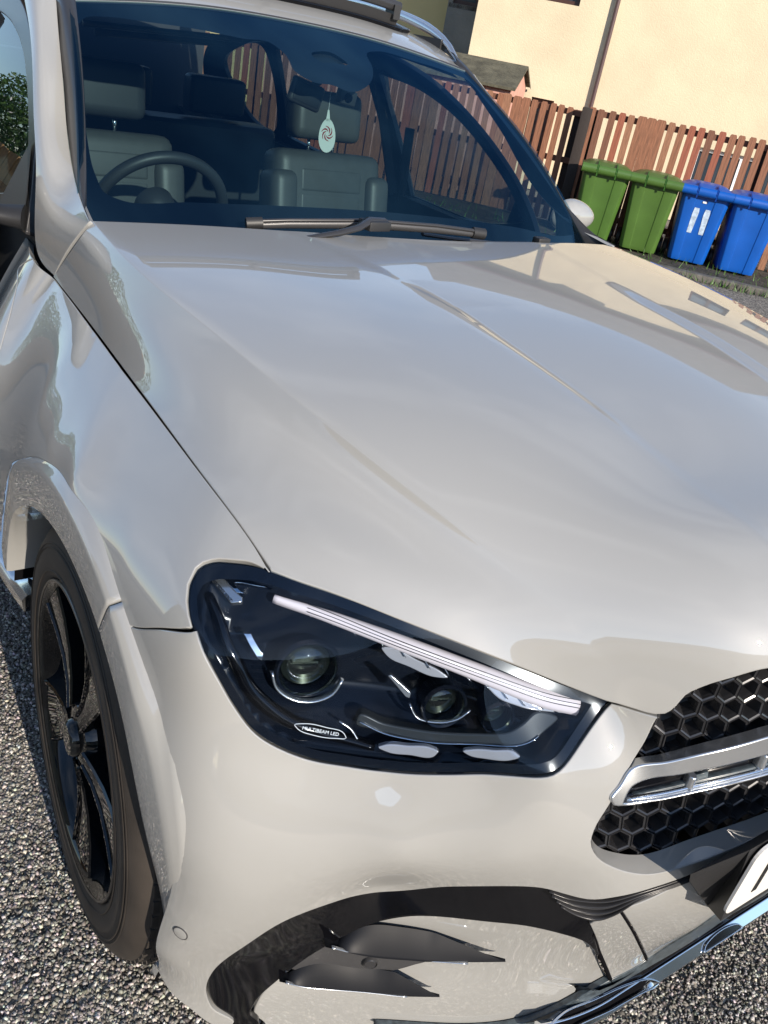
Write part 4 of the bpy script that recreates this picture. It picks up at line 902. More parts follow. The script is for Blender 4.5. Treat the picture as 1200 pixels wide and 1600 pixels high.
# body below the windows, rear half of the car
def flank(s,t): # s=-x
    z=.30+t*.76;y=-(.955-.0*s)+np.clip((t-.72)/.28,0,1)**2*.14+.02*(.5-t)**2;y=y+np.clip((s-3.2)/.5,0,1)**2*.15
    return np.stack([-s,y,z],-1)
for sg in (1,-1):
    for (a,b,nm) in ((1.23 if sg>0 else 1.23,1.76,'front_door_rear'),(1.765,2.55,'rear_door'),(2.555,3.7,'rear_quarter')):
        f=lambda s,t: flank(s,t)*np.array([1,sg,1]); grid(nm,f,np.linspace(a,b,10),np.linspace(0,1,20),PAINT,car,flip=sg<0)
MB().box((-3.72,-.80,.3),(-3.68,.80,1.5)).build('tailgate',INTB,car)
# door mirrors
def door_mirror(sg):
    e=empty('door_mirror');e.parent=car
    c=Vector((-.96,-.955*sg,1.165)) 
    bm=bmesh.new();bmesh.ops.create_uvsphere(bm,u_segments=28,v_segments=18,radius=1)
    for v in bm.verts:
        x,y,z=v.co;k=1-.25*max(0,-x);v.co=Vector((x*.050*(1 if x>0 else .35),y*.095*(1-.10*z),z*.052*(1-.15*(y*sg*-1))))+c
    me=bpy.data.meshes.new('mirror_cap');bm.to_mesh(me);bm.free();me.materials.append(PAINT)
    for p in me.polygons:p.use_smooth=True
    o=bpy.data.objects.new('mirror_cap',me);COL.objects.link(o);o.parent=e
    MB().tube([(-.955,-.975*sg,1.125),(-.945,-.93*sg,1.098),(-.93,-.86*sg,1.085),(-.91,-.815*sg,1.085)],[.030,.030,.036,.045],12,flat=.6).build('mirror_arm',BLKP,e,True,auto=.9)
    return e
door_mirror(1);door_mirror(-1)
# sail panel between mirror and window
for sg in (1,-1):
    P=[side(np.array([a]),np.array([b]))[0] for a,b in ((.915,1.055),(.945,1.13),(1.03,1.235),(1.13,1.06))]
    P=[(p[0],(p[1]-.006)*sg,p[2]) for p in P];mesh('sail_panel',P,[(0,1,2,3)],DGRY,car,False)
# wipers and cowl
cw=grid('cowl',lambda s,t: np.stack([-.60-.10*(s/.75)**2*1.0+.10*t-.02,s,1.128-.02*t-.01*(s/.75)**2],-1),np.linspace(-.74,.74,30),np.linspace(-.1,1,4),BLKP,car)
wp=empty('wiper');wp.parent=car
def wip(nm,pts,z,r,m,par,flat=.7,n=8): return MB().tube(pts,r,n,flat=flat).build(nm,m,par,True,auto=.8)
B0=[(-0.5779,-0.4345,1.168),(-0.5574,-0.3421,1.18),(-0.523,-0.1534,1.197),(-0.494,0.0207,1.2),(-0.4797,0.164,1.194)]
wip('blade',B0,0,[.007,.009,.010,.009,.006],DGRY,wp,1.1)
B1=[(p[0]+.004,p[1]-.002,p[2]+.009) for p in B0];wip('blade_spoiler',B1,0,.0045,BLKS,wp,1.0)
for a,b in ((0,.06),(.94,1)):
    q=along(B0,np.linspace(a,b,3));wip('blade_tip',[tuple(v+np.array([0,0,.003])) for v in q],0,.0115,BLKP,wp,1.2)
A0=[(-0.4585,-0.3474,1.175),(-0.4453,-0.2774,1.192),(-0.4493,-0.2274,1.204),(-0.4785,-0.1818,1.214),(-0.4897,-0.1337,1.212)];wip('wiper_arm',A0,0,[.008,.010,.010,.013,.012],BLKS,wp,.7)
c=Vector((-0.4839,-0.1597,1.208));MB().box((-.022,-.035,-.014),(.022,.030,.008),Matrix.Translation(c)@Matrix.Rotation(R(8),4,'Z')).build('arm_joint',BLKP,wp,bevel=.005)
wp2=empty('wiper');wp2.parent=car
wip('blade',[(-0.5141,-0.1065,1.16),(-0.516,0.0472,1.16),(-0.5293,0.2682,1.157),(-0.555,0.5781,1.156)],0,.006,DGRY,wp2)
c=Vector((-0.5168,0.4009,1.178));MB().box((-.014,-.022,-.012),(.014,.020,.010),Matrix.Translation(c)).build('arm_joint',BLKP,wp2,bevel=.004)
wip('wiper_arm',[(-0.544,0.0244,1.175),(-0.5468,0.1085,1.168),(-0.5269,0.2417,1.165),(-0.5224,0.4089,1.17)],0,.007,BLKS,wp2,.7)
# ---------------------------------------------------------------- cabin
cab=MB()
cab.box((-3.6,-.78,.55),(-.75,.78,.60)); 
cab.build('cabin_floor',INTB,car)
grid('dashboard',lambda s,t: np.stack([-.66-.50*t-.04*np.cos(s*2),s,1.07+.035*np.sin(t*2.6)-.10*np.clip(t-.86,0,1)*7*.5*(1)-.02*(s/.7)**2],-1),np.linspace(-.76,.76,24),np.linspace(0,1,14),SEATD,car)
mb=MB();mb.box((-1.17,-.76,.7),(-1.13,.76,1.045));mb.build('dashboard_face',INTB,car)
ribbon_pts=[(-1.155,y,1.052) for y in np.linspace(-.72,.72,12)];MB().tube(ribbon_pts,.006,6).build('dashboard_trim_line',DGRY,car,True)
# door cards, pillars inside, headliner
for sg in (1,-1):
    MB().box((-3.5,.765*sg-.02,.6),(-.85,.765*sg+.02,1.06)).build('door_card',INTB,car)
    MB().tube([(-1.72,.77*sg,1.05),(-1.86,.70*sg,1.47)],.045,6,flat=.5).build('centre_pillar',INTB,car)
    MB().tube([(-1.63,.72*sg,1.30),(-1.66,.755*sg,1.0)],.018,6,flat=.3).build('seat_belt',INTB,car)
grid('headliner',lambda s,t: roof(s,t)-np.array([0,0,.03]),np.linspace(.03,1.22,12),np.linspace(.05,2.3,14),LINER,car)
def seat(y,x):
    e=empty('front_seat');e.parent=car;M=Matrix.Translation((x,y,.0))
    def pad(nm,m,a,b,bev,tilt=0,par=e,shear=0):
        q=M@Matrix.Translation(((a[0]+b[0])/2,(a[1]+b[1])/2,(a[2]+b[2])/2))@Matrix.Rotation(tilt,4,'Y');h=[(b[i]-a[i])/2 for i in range(3)]
        o=MB().box((-h[0],-h[1],-h[2]),(h[0],h[1],h[2]),q).build(nm,m,par,bevel=bev,seg=4,auto=1.2);return o
    pad('cushion',SEAT,(-.1,-.25,.62),(.42,.25,.76),.04)
    b=pad('backrest',SEAT,(-.07,-.215,.74),(.07,.215,1.185),.05,R(-12))
    for k,z in enumerate((.92,1.02,1.10)): pad('stitched_panel',SEAT,(.045-.2*(z-.95),-.125,z-.045),(.075-.2*(z-.95),.125,z+.035),.012,R(-12),b)
    for sg in (1,-1): pad('bolster',SEAT,(-.04,sg*.19-.05,.78),(.10,sg*.19+.05,1.12),.04,R(-12),b)
    return e,M,pad
for y,x in ((-.40,-1.62),(.40,-1.64)):
    e,M,pad=seat(y,x)
    h=pad('headrest',SEATD if y<0 else SEAT,(-.115,-.135,1.215),(-.02,.135,1.375),.035,R(-8))
    for sg in (1,-1):MB().tube([(x-.062,y+sg*.05,1.15),(x-.068,y+sg*.05,1.24)],.006,8).build('headrest_post',CHROME,e,True)
rb=empty('rear_seat');rb.parent=car
MB().box((-2.75,-.68,.72),(-2.55,.68,1.13)).build('backrest',SEATD,rb,bevel=.04,seg=3)
for y in (-.42,0,.42): MB().box((-2.72,y-.13,1.15),(-2.62,y+.13,1.30)).build('headrest',SEATD,rb,bevel=.03,seg=3)
# steering wheel
sw=empty('steering_wheel');sw.parent=car
M=frame((-1.225,-.375,1.035),(0,1,0),(.42,0,.90))
MB().lathe([(.185+.0165*math.cos(a),.0165*math.sin(a)) for a in np.linspace(0,2*math.pi,13)[:-1]],64,M,True).build('rim',SEATD,sw,True)
MB().lathe([(0,.01),(.04,.008),(.055,-.01),(.055,-.05)],32,M).build('hub',SEATD,sw,True,auto=.7)
for a in (R(0),R(180),R(262),R(278)): MB().tube([tuple(M@Vector((.05*math.cos(a),.05*math.sin(a),0))),tuple(M@Vector((.18*math.cos(a),.18*math.sin(a),0)))],.014,8,flat=.5).build('spoke',DGRY,sw,True,auto=.8)
# interior mirror with its camera pod
im=empty('rear_view_mirror');im.parent=car
c=Vector((-1.13,-0.0115,1.402));MB().box((-.012,-.052,-.034),(.012,.052,.034),Matrix.Translation(c)@Matrix.Rotation(R(-14),4,'X')).build('mirror_housing',DGRY,im,bevel=.012,seg=4)
MB().box((-.003,-.044,-.026),(.0145,.044,.026),Matrix.Translation(c)@Matrix.Rotation(R(-14),4,'X')).build('mirror_back',INTB,im,bevel=.006)
c2=Vector((-1.12,0.1127,1.4095));MB().box((-.012,-.030,-.020),(.012,.030,.020),Matrix.Translation(c2)@Matrix.Rotation(R(-8),4,'X')).build('camera_pod',DGRY,im,bevel=.008,seg=3)
MB().lathe([(0,.018),(.010,.018),(.013,.014),(.013,0)],20,Matrix.Translation(c2)@Matrix.Rotation(R(90),4,'Y')).build('camera_lens',BLKG,im,True,auto=.5)
MB().tube([tuple(c+Vector((0,.03,.03))),(-1.19,.03,1.50)],.014,8).build('mirror_stem',INTB,im,True)
# sun visor bar
MB().tube([(-1.33,-.56,1.475),(-1.33,-.12,1.50)],.008,8).build('sun_visor_rail',DGRY,car,True)
MB().tube([(-1.36,-.52,1.46),(-1.36,-.16,1.485)],.012,8).build('sun_visor',LINER,car,True)
# white oval freshener hanging on the mirror
fr=tag(empty('air_freshener',(-1.1,0.0552,1.3177)),'white oval air freshener with a red swirl hanging below the interior mirror','air freshener')
fx,fy,fz=fr.location
hl_=[(0.0235*math.cos(a)*(1-.10*math.sin(a)),.045*math.sin(a)) for a in np.linspace(0,2*math.pi,41)[:-1]]
M=frame((0,0,-.012),(.45,.86,.08),(.05,-.10,1))
MB().prism(hl_,-.001,.001,M).build('card',mat('card_white',(.92,.94,.86),.5),fr)
MB().prism([(-.006,.038),(.006,.038),(.002,.068),(-.002,.068)],-.001,.001,M).build('neck',mat('card_neck_white',(.92,.94,.86),.5),fr)
MB().tube([tuple(M@Vector((0,.067,0))),tuple(M@Vector((.002,.10,0))),tuple(M@Vector((.004,.125,0)))],.0008,5).build('string',INKW,fr)
mb=MB()
for k in range(6):
    a0=k*math.pi/3;V=[];nn=9
    for i in range(nn):
        u=i/(nn-1);a=a0+u*1.9;r_=.004+.0125*u;w=.0022*(1-abs(u-.5)*1.5)
        V+=[M@Vector(((r_-w)*math.cos(a),(r_-w)*math.sin(a)*1.25+.006,.0013)),M@Vector(((r_+w)*math.cos(a),(r_+w)*math.sin(a)*1.25+.006,.0013))]
    mb.add(V,[(2*i,2*i+1,2*i+3,2*i+2) for i in range(nn-1)])
mb.build('red_swirl',REDP,fr)
# ================================================================ THE PLACE
GZ=-.012
ASPH=mat('asphalt_base',(.050,.047,.043),.85,noise=(160,.5,6),bump=(240,1.0,.006))
KERBM=mat('kerb_concrete',(.10,.095,.085),.85,noise=(14,.35),bump=(60,.5,.01))
def asphalt_far():
    M=bpy.data.materials.new('asphalt');M.use_nodes=True;n=M.node_tree.nodes;l=M.node_tree.links;p=n['Principled BSDF'];g=n.new('ShaderNodeNewGeometry')
    v=n.new('ShaderNodeTexVoronoi');v.inputs['Scale'].default_value=105;l.new(g.outputs['Position'],v.inputs['Vector'])
    s=n.new('ShaderNodeSeparateColor');l.new(v.outputs['Color'],s.inputs[0]);r=n.new('ShaderNodeValToRGB');r.color_ramp.elements[0].color=(.05,.047,.042,1);r.color_ramp.elements[1].color=(.38,.35,.30,1);r.color_ramp.elements[0].position=.2
    l.new(s.outputs[0],r.inputs[0]);l.new(r.outputs[0],p.inputs['Base Color']);p.inputs['Roughness'].default_value=.8
    b=n.new('ShaderNodeBump');b.inputs['Distance'].default_value=.006;b.inputs['Strength'].default_value=1;b.invert=True;l.new(v.outputs['Distance'],b.inputs['Height']);l.new(b.outputs[0],p.inputs['Normal']);return M
AF=asphalt_far()
g=mesh('ground',[(-300,-300,GZ),(300,-300,GZ),(300,300,GZ),(-300,300,GZ)],[(0,1,2,3)],AF,smooth=False);tag(g,kind='structure')
# loose stone chips pressed in the asphalt near the camera
def chips(name,x0,x1,y0,y1,dens,smin,smax):
    n=int((x1-x0)*(y1-y0)*dens);c=np.stack([rng.uniform(x0,x1,n),rng.uniform(y0,y1,n)],1);ed=np.minimum(np.minimum(c[:,0]-x0,x1-c[:,0]),np.minimum(c[:,1]-y0,y1-c[:,1]));c=c[rng.uniform(0,1,n)<np.clip(ed/.22+.05,0,1)];n=len(c)
    base=np.array([(1,0,0),(0,1,0),(-1,0,0),(0,-1,0),(.1,.1,.75),(0,0,-.6),(.62,.62,.35),(-.6,.65,.3)],float)
    fc=np.array([(4,0,6),(4,6,1),(4,1,7),(4,7,2),(4,2,3),(4,3,0),(5,6,0),(5,1,6),(5,7,1),(5,2,7),(5,3,2),(5,0,3)])
    s=rng.uniform(smin,smax,(n,1,1))*rng.uniform(.65,1.25,(n,1,3))*.5;V=base[None]*s*(1+.25*rng.standard_normal((n,8,3)))
    a=rng.uniform(0,2*np.pi,n);b=rng.normal(0,.6,n);ca,sa,cb,sb=np.cos(a)[:,None],np.sin(a)[:,None],np.cos(b)[:,None],np.sin(b)[:,None]
    x,y,z=V[...,0],V[...,1],V[...,2];y,z=y*cb-z*sb,y*sb+z*cb;x,y=x*ca-y*sa,x*sa+y*ca
    low=.0025*np.sin(c[:,0]*9+1)*np.sin(c[:,1]*11)
    P=np.stack([x+c[:,0:1],y+c[:,1:2],z+GZ+(low+rng.uniform(.0002,.0030,n))[:,None]],-1).reshape(-1,3)
    F=(fc[None]+(np.arange(n)*8)[:,None,None]).reshape(-1,3)
    me=bpy.data.meshes.new(name);me.vertices.add(len(P));me.vertices.foreach_set('co',P.ravel());me.loops.add(len(F)*3);me.loops.foreach_set('vertex_index',F.ravel().astype(np.int32))
    me.polygons.add(len(F));me.polygons.foreach_set('loop_start',np.arange(0,len(F)*3,3,dtype=np.int32));me.update(calc_edges=True)
    t=rng.uniform(0,1,n);v=np.where(t<.50,rng.uniform(.08,.17,n),np.where(t<.85,rng.uniform(.18,.36,n),rng.uniform(.38,.62,n)))
    tint=1+rng.normal(0,.05,(n,3))+np.array([.05,.0,-.09]);col=np.clip(v[:,None]*tint,0.01,1);rgba=np.concatenate([np.repeat(col,8,0),np.ones((n*8,1))],1)
    at=me.color_attributes.new('stone','FLOAT_COLOR','POINT');at.data.foreach_set('color',rgba.ravel())
    o=bpy.data.objects.new(name,me);COL.objects.link(o);me.materials.append(CHIP);return o
CHIP=mat('stone_chips',rough=.55,spec=.4);nn=CHIP.node_tree.nodes;at_=nn.new('ShaderNodeAttribute');at_.attribute_name='stone';CHIP.node_tree.links.new(at_.outputs['Color'],nn['Principled BSDF'].inputs['Base Color'])
for a in ((-1.9,1.0,-1.75,-.62,34000,.0055,.0125),(.40,1.55,-.65,.95,36000,.0048,.0110)):
    o=chips('stone_chips',*a);tag(o,'pale and dark stone chips set in the asphalt around the car','stone chips',kind='stuff')
# kerb under the fence
def Em(a,d,z=0): return Vector(E3(a,d,z))
def Ematrix(a,d,z=0):
    M=Matrix(((EE[0],EN[0],0,0),(EE[1],EN[1],0,0),(0,0,1,0),(0,0,0,1)));M.translation=Em(a,d,z);return M
def world_box(mb,a0,a1,d0,d1,z0,z1): 
    return mb.box((a0,d0,z0),(a1,d1,z1),Ematrix(0,0,0))
k=MB()
world_box(k,-9,6,-.50,-.38,GZ,.055);o=k.build('kerb',KERBM,bevel=.01);tag(o,kind='structure')
vg=MB();world_box(vg,-9,6,-.38,.95,GZ-.02,.035);o=vg.build('verge',mat('verge_soil',(.045,.040,.030),.95,noise=(6,.5),bump=(30,1,.03)));tag(o,kind='structure')
# weeds
def leafclump(name,cx,cy,cz,rx,ry,rz,n,size,m,seed,squash=1.0):
    r=np.random.default_rng(seed);u=r.standard_normal((n,3));u/=np.linalg.norm(u,axis=1)[:,None];rad=r.uniform(.35,1,(n,1))**.6;P=u*rad*np.array([rx,ry,rz])
    P*=1+.22*np.sin(P[:,[0]]*5/rx+seed)*np.sin(P[:,[2]]*6/rz);P+=np.array([cx,cy,cz]);d=r.standard_normal((n,3));d/=np.linalg.norm(d,axis=1)[:,None];e=np.cross(d,r.standard_normal((n,3)));e/=np.linalg.norm(e,axis=1)[:,None]
    s=size*r.uniform(.6,1.3,(n,1));V=np.stack([P-d*s,P+e*s*.38,P+d*s,P-e*s*.38],1).reshape(-1,3);F=np.arange(n*4).reshape(-1,4);return V,F
LEAF=mat('leaf_green',(.06,.13,.025),.55,noise=(3,.4));LEAFD=mat('leaf_dark_green',(.035,.075,.022),.6,noise=(2,.4));BARK=mat('bark',(.09,.07,.05),.9,bump=(20,.6,.02))
r_=np.random.default_rng(5);V=[];F=[]
for i in range(900):
    a,d=r_.uniform(-3,3.5),r_.choice([r_.uniform(-.62,-.5),r_.uniform(-.36,.5)]);h=r_.uniform(.02,.11);p=Em(a,d,GZ+.01 if d<-.4 else .03);t=r_.uniform(0,6.28);w=.006;q=Vector((math.cos(t),math.sin(t),0));b=len(V)
    V+=[p-q*w,p+q*w,p+Vector((r_.normal(0,.03),r_.normal(0,.03),h))];F.append((b,b+1,b+2))
tag(mesh('weeds',V,F,LEAF,smooth=False),'thin green weeds growing along the kerb below the bins','weeds',kind='stuff')
# ---- slatted fence
FB=[mat('fence_brown',(.21,.090,.048),.75,noise=(9,.35),bump=(40,.4,.004)),mat('fence_brown_weathered',(.24,.115,.065),.8,noise=(12,.4),bump=(40,.4,.004)),mat('fence_brown_dark',(.15,.065,.038),.8,noise=(9,.3),bump=(40,.4,.004)),mat('fence_red_brown',(.24,.075,.042),.75,noise=(9,.3),bump=(40,.4,.004))]
POSTM=mat('post_black_brown',(.025,.018,.015),.8,bump=(30,.4,.005))
def slat_fence(label,a0,a1,d,h,pitch,wd,gapf=None,post=(),seed=1,slope=0.0):
    f=empty('slat_fence',E3(a0,d,0),EA);tag(f,label,'fence');rr=random.Random(seed);base=[]
    for mi in FB: base.append(None)
    n=int((a1-a0)/pitch)
    for i in range(n):
        x=i*pitch+rr.uniform(-.004,.004);hh=h+slope*x+rr.uniform(-.005,.005);mi=rr.choices((0,1,2,3),(8,2,1,2))[0];w=wd if not(gapf and gapf(x+a0)) else pitch*.96
        if base[mi] is None:
            mb=MB();mb.add([(-.5,-.011,0),(.5,-.011,0),(.5,.011,0),(-.5,.011,0),(-.5,-.011,.985),(.5,-.011,.985),(.5,.011,.985),(-.5,.011,.985),(-.36,-.011,1),(.36,-.011,1),(.36,.011,1),(-.36,.011,1)],[(0,1,5,4),(1,2,6,5),(2,3,7,6),(3,0,4,7),(4,5,9,8),(5,6,10,9),(6,7,11,10),(7,4,8,11),(8,9,10,11)])
            o=mb.build('slat',FB[mi],f);base[mi]=o
        else: o=base[mi].copy();COL.objects.link(o);o.parent=f
        o.location=(x,-.022 if i%2 else -.020,.05);o.scale=(w,1,hh-.05);o.rotation_euler=(rr.uniform(-.01,.01),rr.uniform(-.012,.012),0)
    for z in (.22,.70,h-.05):
        MB().box((0,0,z-.03),(a1-a0,.035,z+.03)).build('rail',FB[2],f)
    for x in post: MB().box((x-a0-.05,.036,0),(x-a0+.05,.13,h-.02)).build('post',POSTM,f)
    return f
slat_fence('brown slatted timber fence standing behind the four wheelie bins',-1.36,4.6,.75,1.285,.105,.070,lambda a:(-.93<a<-.62) ,(-1.30,.5,2.3,4.1),3,.012)
slat_fence('dark brown slatted fence left of the downpipe, behind the car',-9.0,-1.44,.95,1.24,.10,.066,lambda a:(-2.35<a<-2.05)or(-4.6<a<-2.9 and int(a*10)%3==0),(-1.50,-3.4,-5.3,-7.2),8,0.0)
o=MB();world_box(o,-1.47,-1.36,.70,.86,0,1.27);tag(o.build('fence_post',POSTM,bevel=.006),'thick dark post where the two slatted fences meet','post')
# ---- wheelie bins
def bin_(a,colr,label,sc=1.0,yaw=0,marks=False,seed=0):
    base,dark=colr
    b=empty('wheelie_bin',E3(a,.28,.0),EA+yaw);tag(b,label,'wheelie bin','wheelie bins lined up along the fence');b.scale=(sc,sc,sc)
    # body: tapered, with recessed front panel
    zs=[.06,.10,.70,.74];w=[.185,.19,.235,.238];dd=[.20,.205,.275,.28];V=[];F=[]
    def ring(hw,hd,z):
        c=.035;return [(-hw+c,-hd,z),(-hw*.42,-hd,z),(-hw*.40,-hd+.008,z),(hw*.40,-hd+.008,z),(hw*.42,-hd,z),(hw-c,-hd,z),(hw,-hd+c,z),(hw,hd,z),(-hw,hd,z),(-hw,-hd+c,z)]
    for z,hw,hd in zip(zs,w,dd):V+=ring(hw,hd,z)
    k=10
    for i in range(3):
        for j in range(k):F.append((i*k+j,i*k+(j+1)%k,(i+1)*k+(j+1)%k,(i+1)*k+j))
    F.append(tuple(range(k))[::-1]);F.append(tuple(range(3*k,4*k)))
    MB().add(V,F).build('body',base,b,bevel=.006,auto=.5)
    MB().box((-.255,-.30,.735),(.255,.29,.765)).build('rim',base,b,bevel=.008)
    lid=empty('lid');lid.parent=b
    V=[];F=[];nx,ny=9,7
    for i in range(nx):
        for j in range(ny):
            x=-.262+.524*i/(nx-1);y=-.315+.62*j/(ny-1);V.append((x,y,.772+.052*(1-(x/.262)**4)*(1-((y)/.32)**6)+.010*(1-j/(ny-1))))
    for i in range(nx-1):
        for j in range(ny-1):F.append((i*ny+j,(i+1)*ny+j,(i+1)*ny+j+1,i*ny+j+1))
    MB().add(V,F).build('lid_top',base,lid,True)
    for x0,x1 in ((-.262,-.115),(-.095,.075),(.095,.262)):   # lobed front lip
        mb=MB();mb.tube([(x0,-.318,.762),(x1,-.318,.762)],.040,12,flat=1.15);mb.build('lip_lobe',base,lid,True,auto=.8)
    for x in (-.105,.085): MB().tube([(x,-.33,.70),(x,-.35,.765),(x,-.31,.815),(x,-.22,.832)],.009,6).build('lid_rib',dark,lid,True,auto=.8)
    MB().box((-.262,-.350,.735),(.262,-.29,.752)).build('lip_edge',base,lid,bevel=.006)
    MB().tube([(-.20,.31,.74),(.20,.31,.74)],.014,8).build('handle',dark,b,True,auto=.8)
    for sg in (1,-1):MB().lathe([(0,.02),(.085,.02),(.1,.012),(.1,-.02),(.085,-.025),(0,-.025)],24,Matrix.Translation((.225*sg,.20,.10))@Matrix.Rotation(R(90),4,'Y')).build('wheel',BLKP,b,True,auto=.6)
    if marks:
        for sg in (1,-1):
            pol=[(sg*.055-.028+.010*(sg>0),.35),(sg*.055+.028-.010*(sg<0),.35),(sg*.055+.030,.56),(sg*.055+.024,.60),(sg*.055-.024,.60),(sg*.055-.030,.54)]
            hb=lambda z:-.205-(z-.10)/.60*.07-.0025+.008
            mesh('worn_mark',[(x,hb(z)-.002,z) for x,z in pol],[tuple(range(6))],mat('worn_white',(.40,.50,.62),.7,noise=(30,.3)),b,False)
        z=.655;mesh('small_sticker',[(-.02,-.205-(z-.1)/.6*.07-.0,z),(.02,-.205-(z-.1)/.6*.07-.0,z),(.02,-.272,z+.018),(-.02,-.272,z+.018)],[(0,1,2,3)],INKW,b,False)
    return b
def plas(n,c,r=.38): return mat(n,c,r,noise=(5,.08),spec=.5)
GR=(plas('bin_green',(.055,.120,.022)),plas('bin_dark_green',(.035,.11,.018)));GR2=(plas('bin_leaf_green',(.060,.125,.024)),plas('bin_leaf_green_dark',(.03,.10,.016)))
BL=(plas('bin_blue',(.003,.080,.38)),plas('bin_dark_blue',(.003,.045,.27)))
BA=[(-1.08,0.811)[0],(-0.552,0.831)[0],(-0.042,0.837)[0],(0.457,0.849)[0]]
bin_(BA[0]+.03,GR,'green wheelie bin nearest the windscreen, leftmost in the row',yaw=R(3))
bin_(BA[1]+.03,GR2,'green wheelie bin directly beside the blue bins',yaw=R(-2))
bin_(BA[2]+.03,BL,'blue wheelie bin with two worn white marks on its front',marks=True,yaw=R(-1),sc=1.0)
bin_(BA[3]+.03,BL,'blue wheelie bin without marks at the right end of the row',sc=1.0,yaw=R(2))
# ---- cream house beyond the fence
CREAM=mat('cream_render',(.60,.515,.36),.9,noise=(1.6,.09,6),bump=(70,.4,.012));YEL=mat('yellow_render',(.60,.47,.22),.9,noise=(2,.05),bump=(60,.4,.012))
GREYR=mat('grey_render',(.21,.20,.175),.9,noise=(1.5,.22,6),bump=(30,.6,.02));BRW=mat('brown_frame',(.05,.02,.015),.4);PIPE=mat('pipe_brown',(.085,.05,.05),.4)
WIN=mat('window_pane',(.03,.045,.06),.05,coat=1,spec=.8);SLATE=None
def slate():
    M=bpy.data.materials.new('slate');M.use_nodes=True;n=M.node_tree.nodes;l=M.node_tree.links;p=n['Principled BSDF'];g=n.new('ShaderNodeTexCoord');b=n.new('ShaderNodeTexBrick')
    b.inputs['Scale'].default_value=3.2;b.inputs['Color1'].default_value=(.115,.11,.10,1);b.inputs['Color2'].default_value=(.16,.15,.14,1);b.inputs['Mortar'].default_value=(.05,.05,.05,1);b.inputs['Mortar Size'].default_value=.012
    l.new(g.outputs['UV'],b.inputs[0]) if False else l.new(g.outputs['Object'],b.inputs[0]);l.new(b.outputs[0],p.inputs['Base Color']);p.inputs['Roughness'].default_value=.8;return M
SLATE=slate()
HD=3.75
def window(parent,a0,a1,z0,z1,d,mullion=True,m=BRW):
    w=empty('window');w.parent=parent;t=.05
    mb=MB();
    for A in ((a0,a1,z0,z0+t),(a0,a1,z1-t,z1),(a0,a0+t,z0+t,z1-t),(a1-t,a1,z0+t,z1-t))+((((a0+a1)/2-t/2,(a0+a1)/2+t/2,z0+t,z1-t),) if mullion else ()): mb.box((A[0],d-.04,A[2]),(A[1],d+.03,A[3]))
    mb.build('frame',m,w);mesh('pane',[(a0,d+.0,z0),(a1,d+.0,z0),(a1,d+.0,z1),(a0,d+.0,z1)],[(0,1,2,3)],WIN,w,False)
    MB().box((a0-.05,d-.10,z0-.06),(a1+.05,d-.002,z0-.002)).build('sill',m,w)
def wallwith(parent,name,a0,a1,z0,z1,d,holes,m,depth=.25):
    mb=MB();xs=sorted({a0,a1,*[h[0] for h in holes],*[h[1] for h in holes]});zs=sorted({z0,z1,*[h[2] for h in holes],*[h[3] for h in holes]})
    for i in range(len(xs)-1):
        for j in range(len(zs)-1):
            cx,cz=(xs[i]+xs[i+1])/2,(zs[j]+zs[j+1])/2
            if any(h[0]<cx<h[1] and h[2]<cz<h[3] for h in holes): continue
            mb.add([(xs[i],d,zs[j]),(xs[i+1],d,zs[j]),(xs[i+1],d,zs[j+1]),(xs[i],d,zs[j+1])],[(0,1,2,3)])
    for h in holes:
        x0,x1,y0,y1=h;mb.add([(x0,d,y0),(x1,d,y0),(x1,d,y1),(x0,d,y1),(x0,d+depth,y0),(x1,d+depth,y0),(x1,d+depth,y1),(x0,d+depth,y1)],[(0,4,5,1),(1,5,6,2),(2,6,7,3),(3,7,4,0)])
    return mb.build(name,m,parent)
hs=empty('cream_house',E3(0,0,0),EA);tag(hs,'large cream rendered house wall with brown downpipe rising behind the bins','house')
cw0=(-3.311,2.19)[0]
wu=(-1.978,2.334);wl=(-2.701,2.29)
gw=(0.279,0.764);gw2=(0.858,0.831)
H1=[(wl[0]-.15,wu[0],wu[1],wu[1]+1.1),(gw[0]-.25,gw[0]+1.0,.45,(0.288,0.988)[1]),(.85,1.55,2.0,3.0),(1.85,2.55,2.0,3.0)]
EH=4.3
_a,_b=(-2.318,1.208),(-2.003,1.177)
H1.append((_a[0],_b[0],.45,_b[1]+.0))
wallwith(hs,'wall',cw0,3.5,0,EH,HD,H1,CREAM)
MB().add([(3.5,HD,0),(3.5,HD+5.5,0),(3.5,HD+5.5,EH),(3.5,HD,EH),(3.5,HD+2.75,EH+2.0),(cw0,HD,0),(cw0,HD+5.5,0),(cw0,HD+5.5,EH),(cw0,HD,EH),(cw0,HD+2.75,EH+2.0)],[(0,1,2,3),(3,2,4),(5,8,7,6),(8,9,7)]).build('gable_wall',CREAM,hs)
for i,h in enumerate(H1): window(hs,h[0],h[1],h[2],h[3],HD+.12,m=BRW if i!=1 else INKW)
rf=MB().add([(cw0-.15,HD-.35,EH-.22),(3.65,HD-.35,EH-.22),(3.65,HD+2.75,EH+2.05),(cw0-.15,HD+2.75,EH+2.05),(cw0-.15,HD+5.9,EH-.22),(3.65,HD+5.9,EH-.22)],[(0,1,2,3),(3,2,5,4)]).build('roof',SLATE,hs)
MB().tube([(cw0-.15,HD-.40,EH-.24),(3.65,HD-.40,EH-.24)],.06,8).build('gutter',PIPE,hs,True,auto=.8)
pa=(-1.472,2.491)[0];pb_=(-1.518,1.17)[0];pm=(pa+pb_)/2
MB().tube([(pm,HD-.06,.0),(pm,HD-.06,2.0),(pm,HD-.06,EH-.3)],.027,12).build('downpipe',PIPE,hs,True,auto=.8)
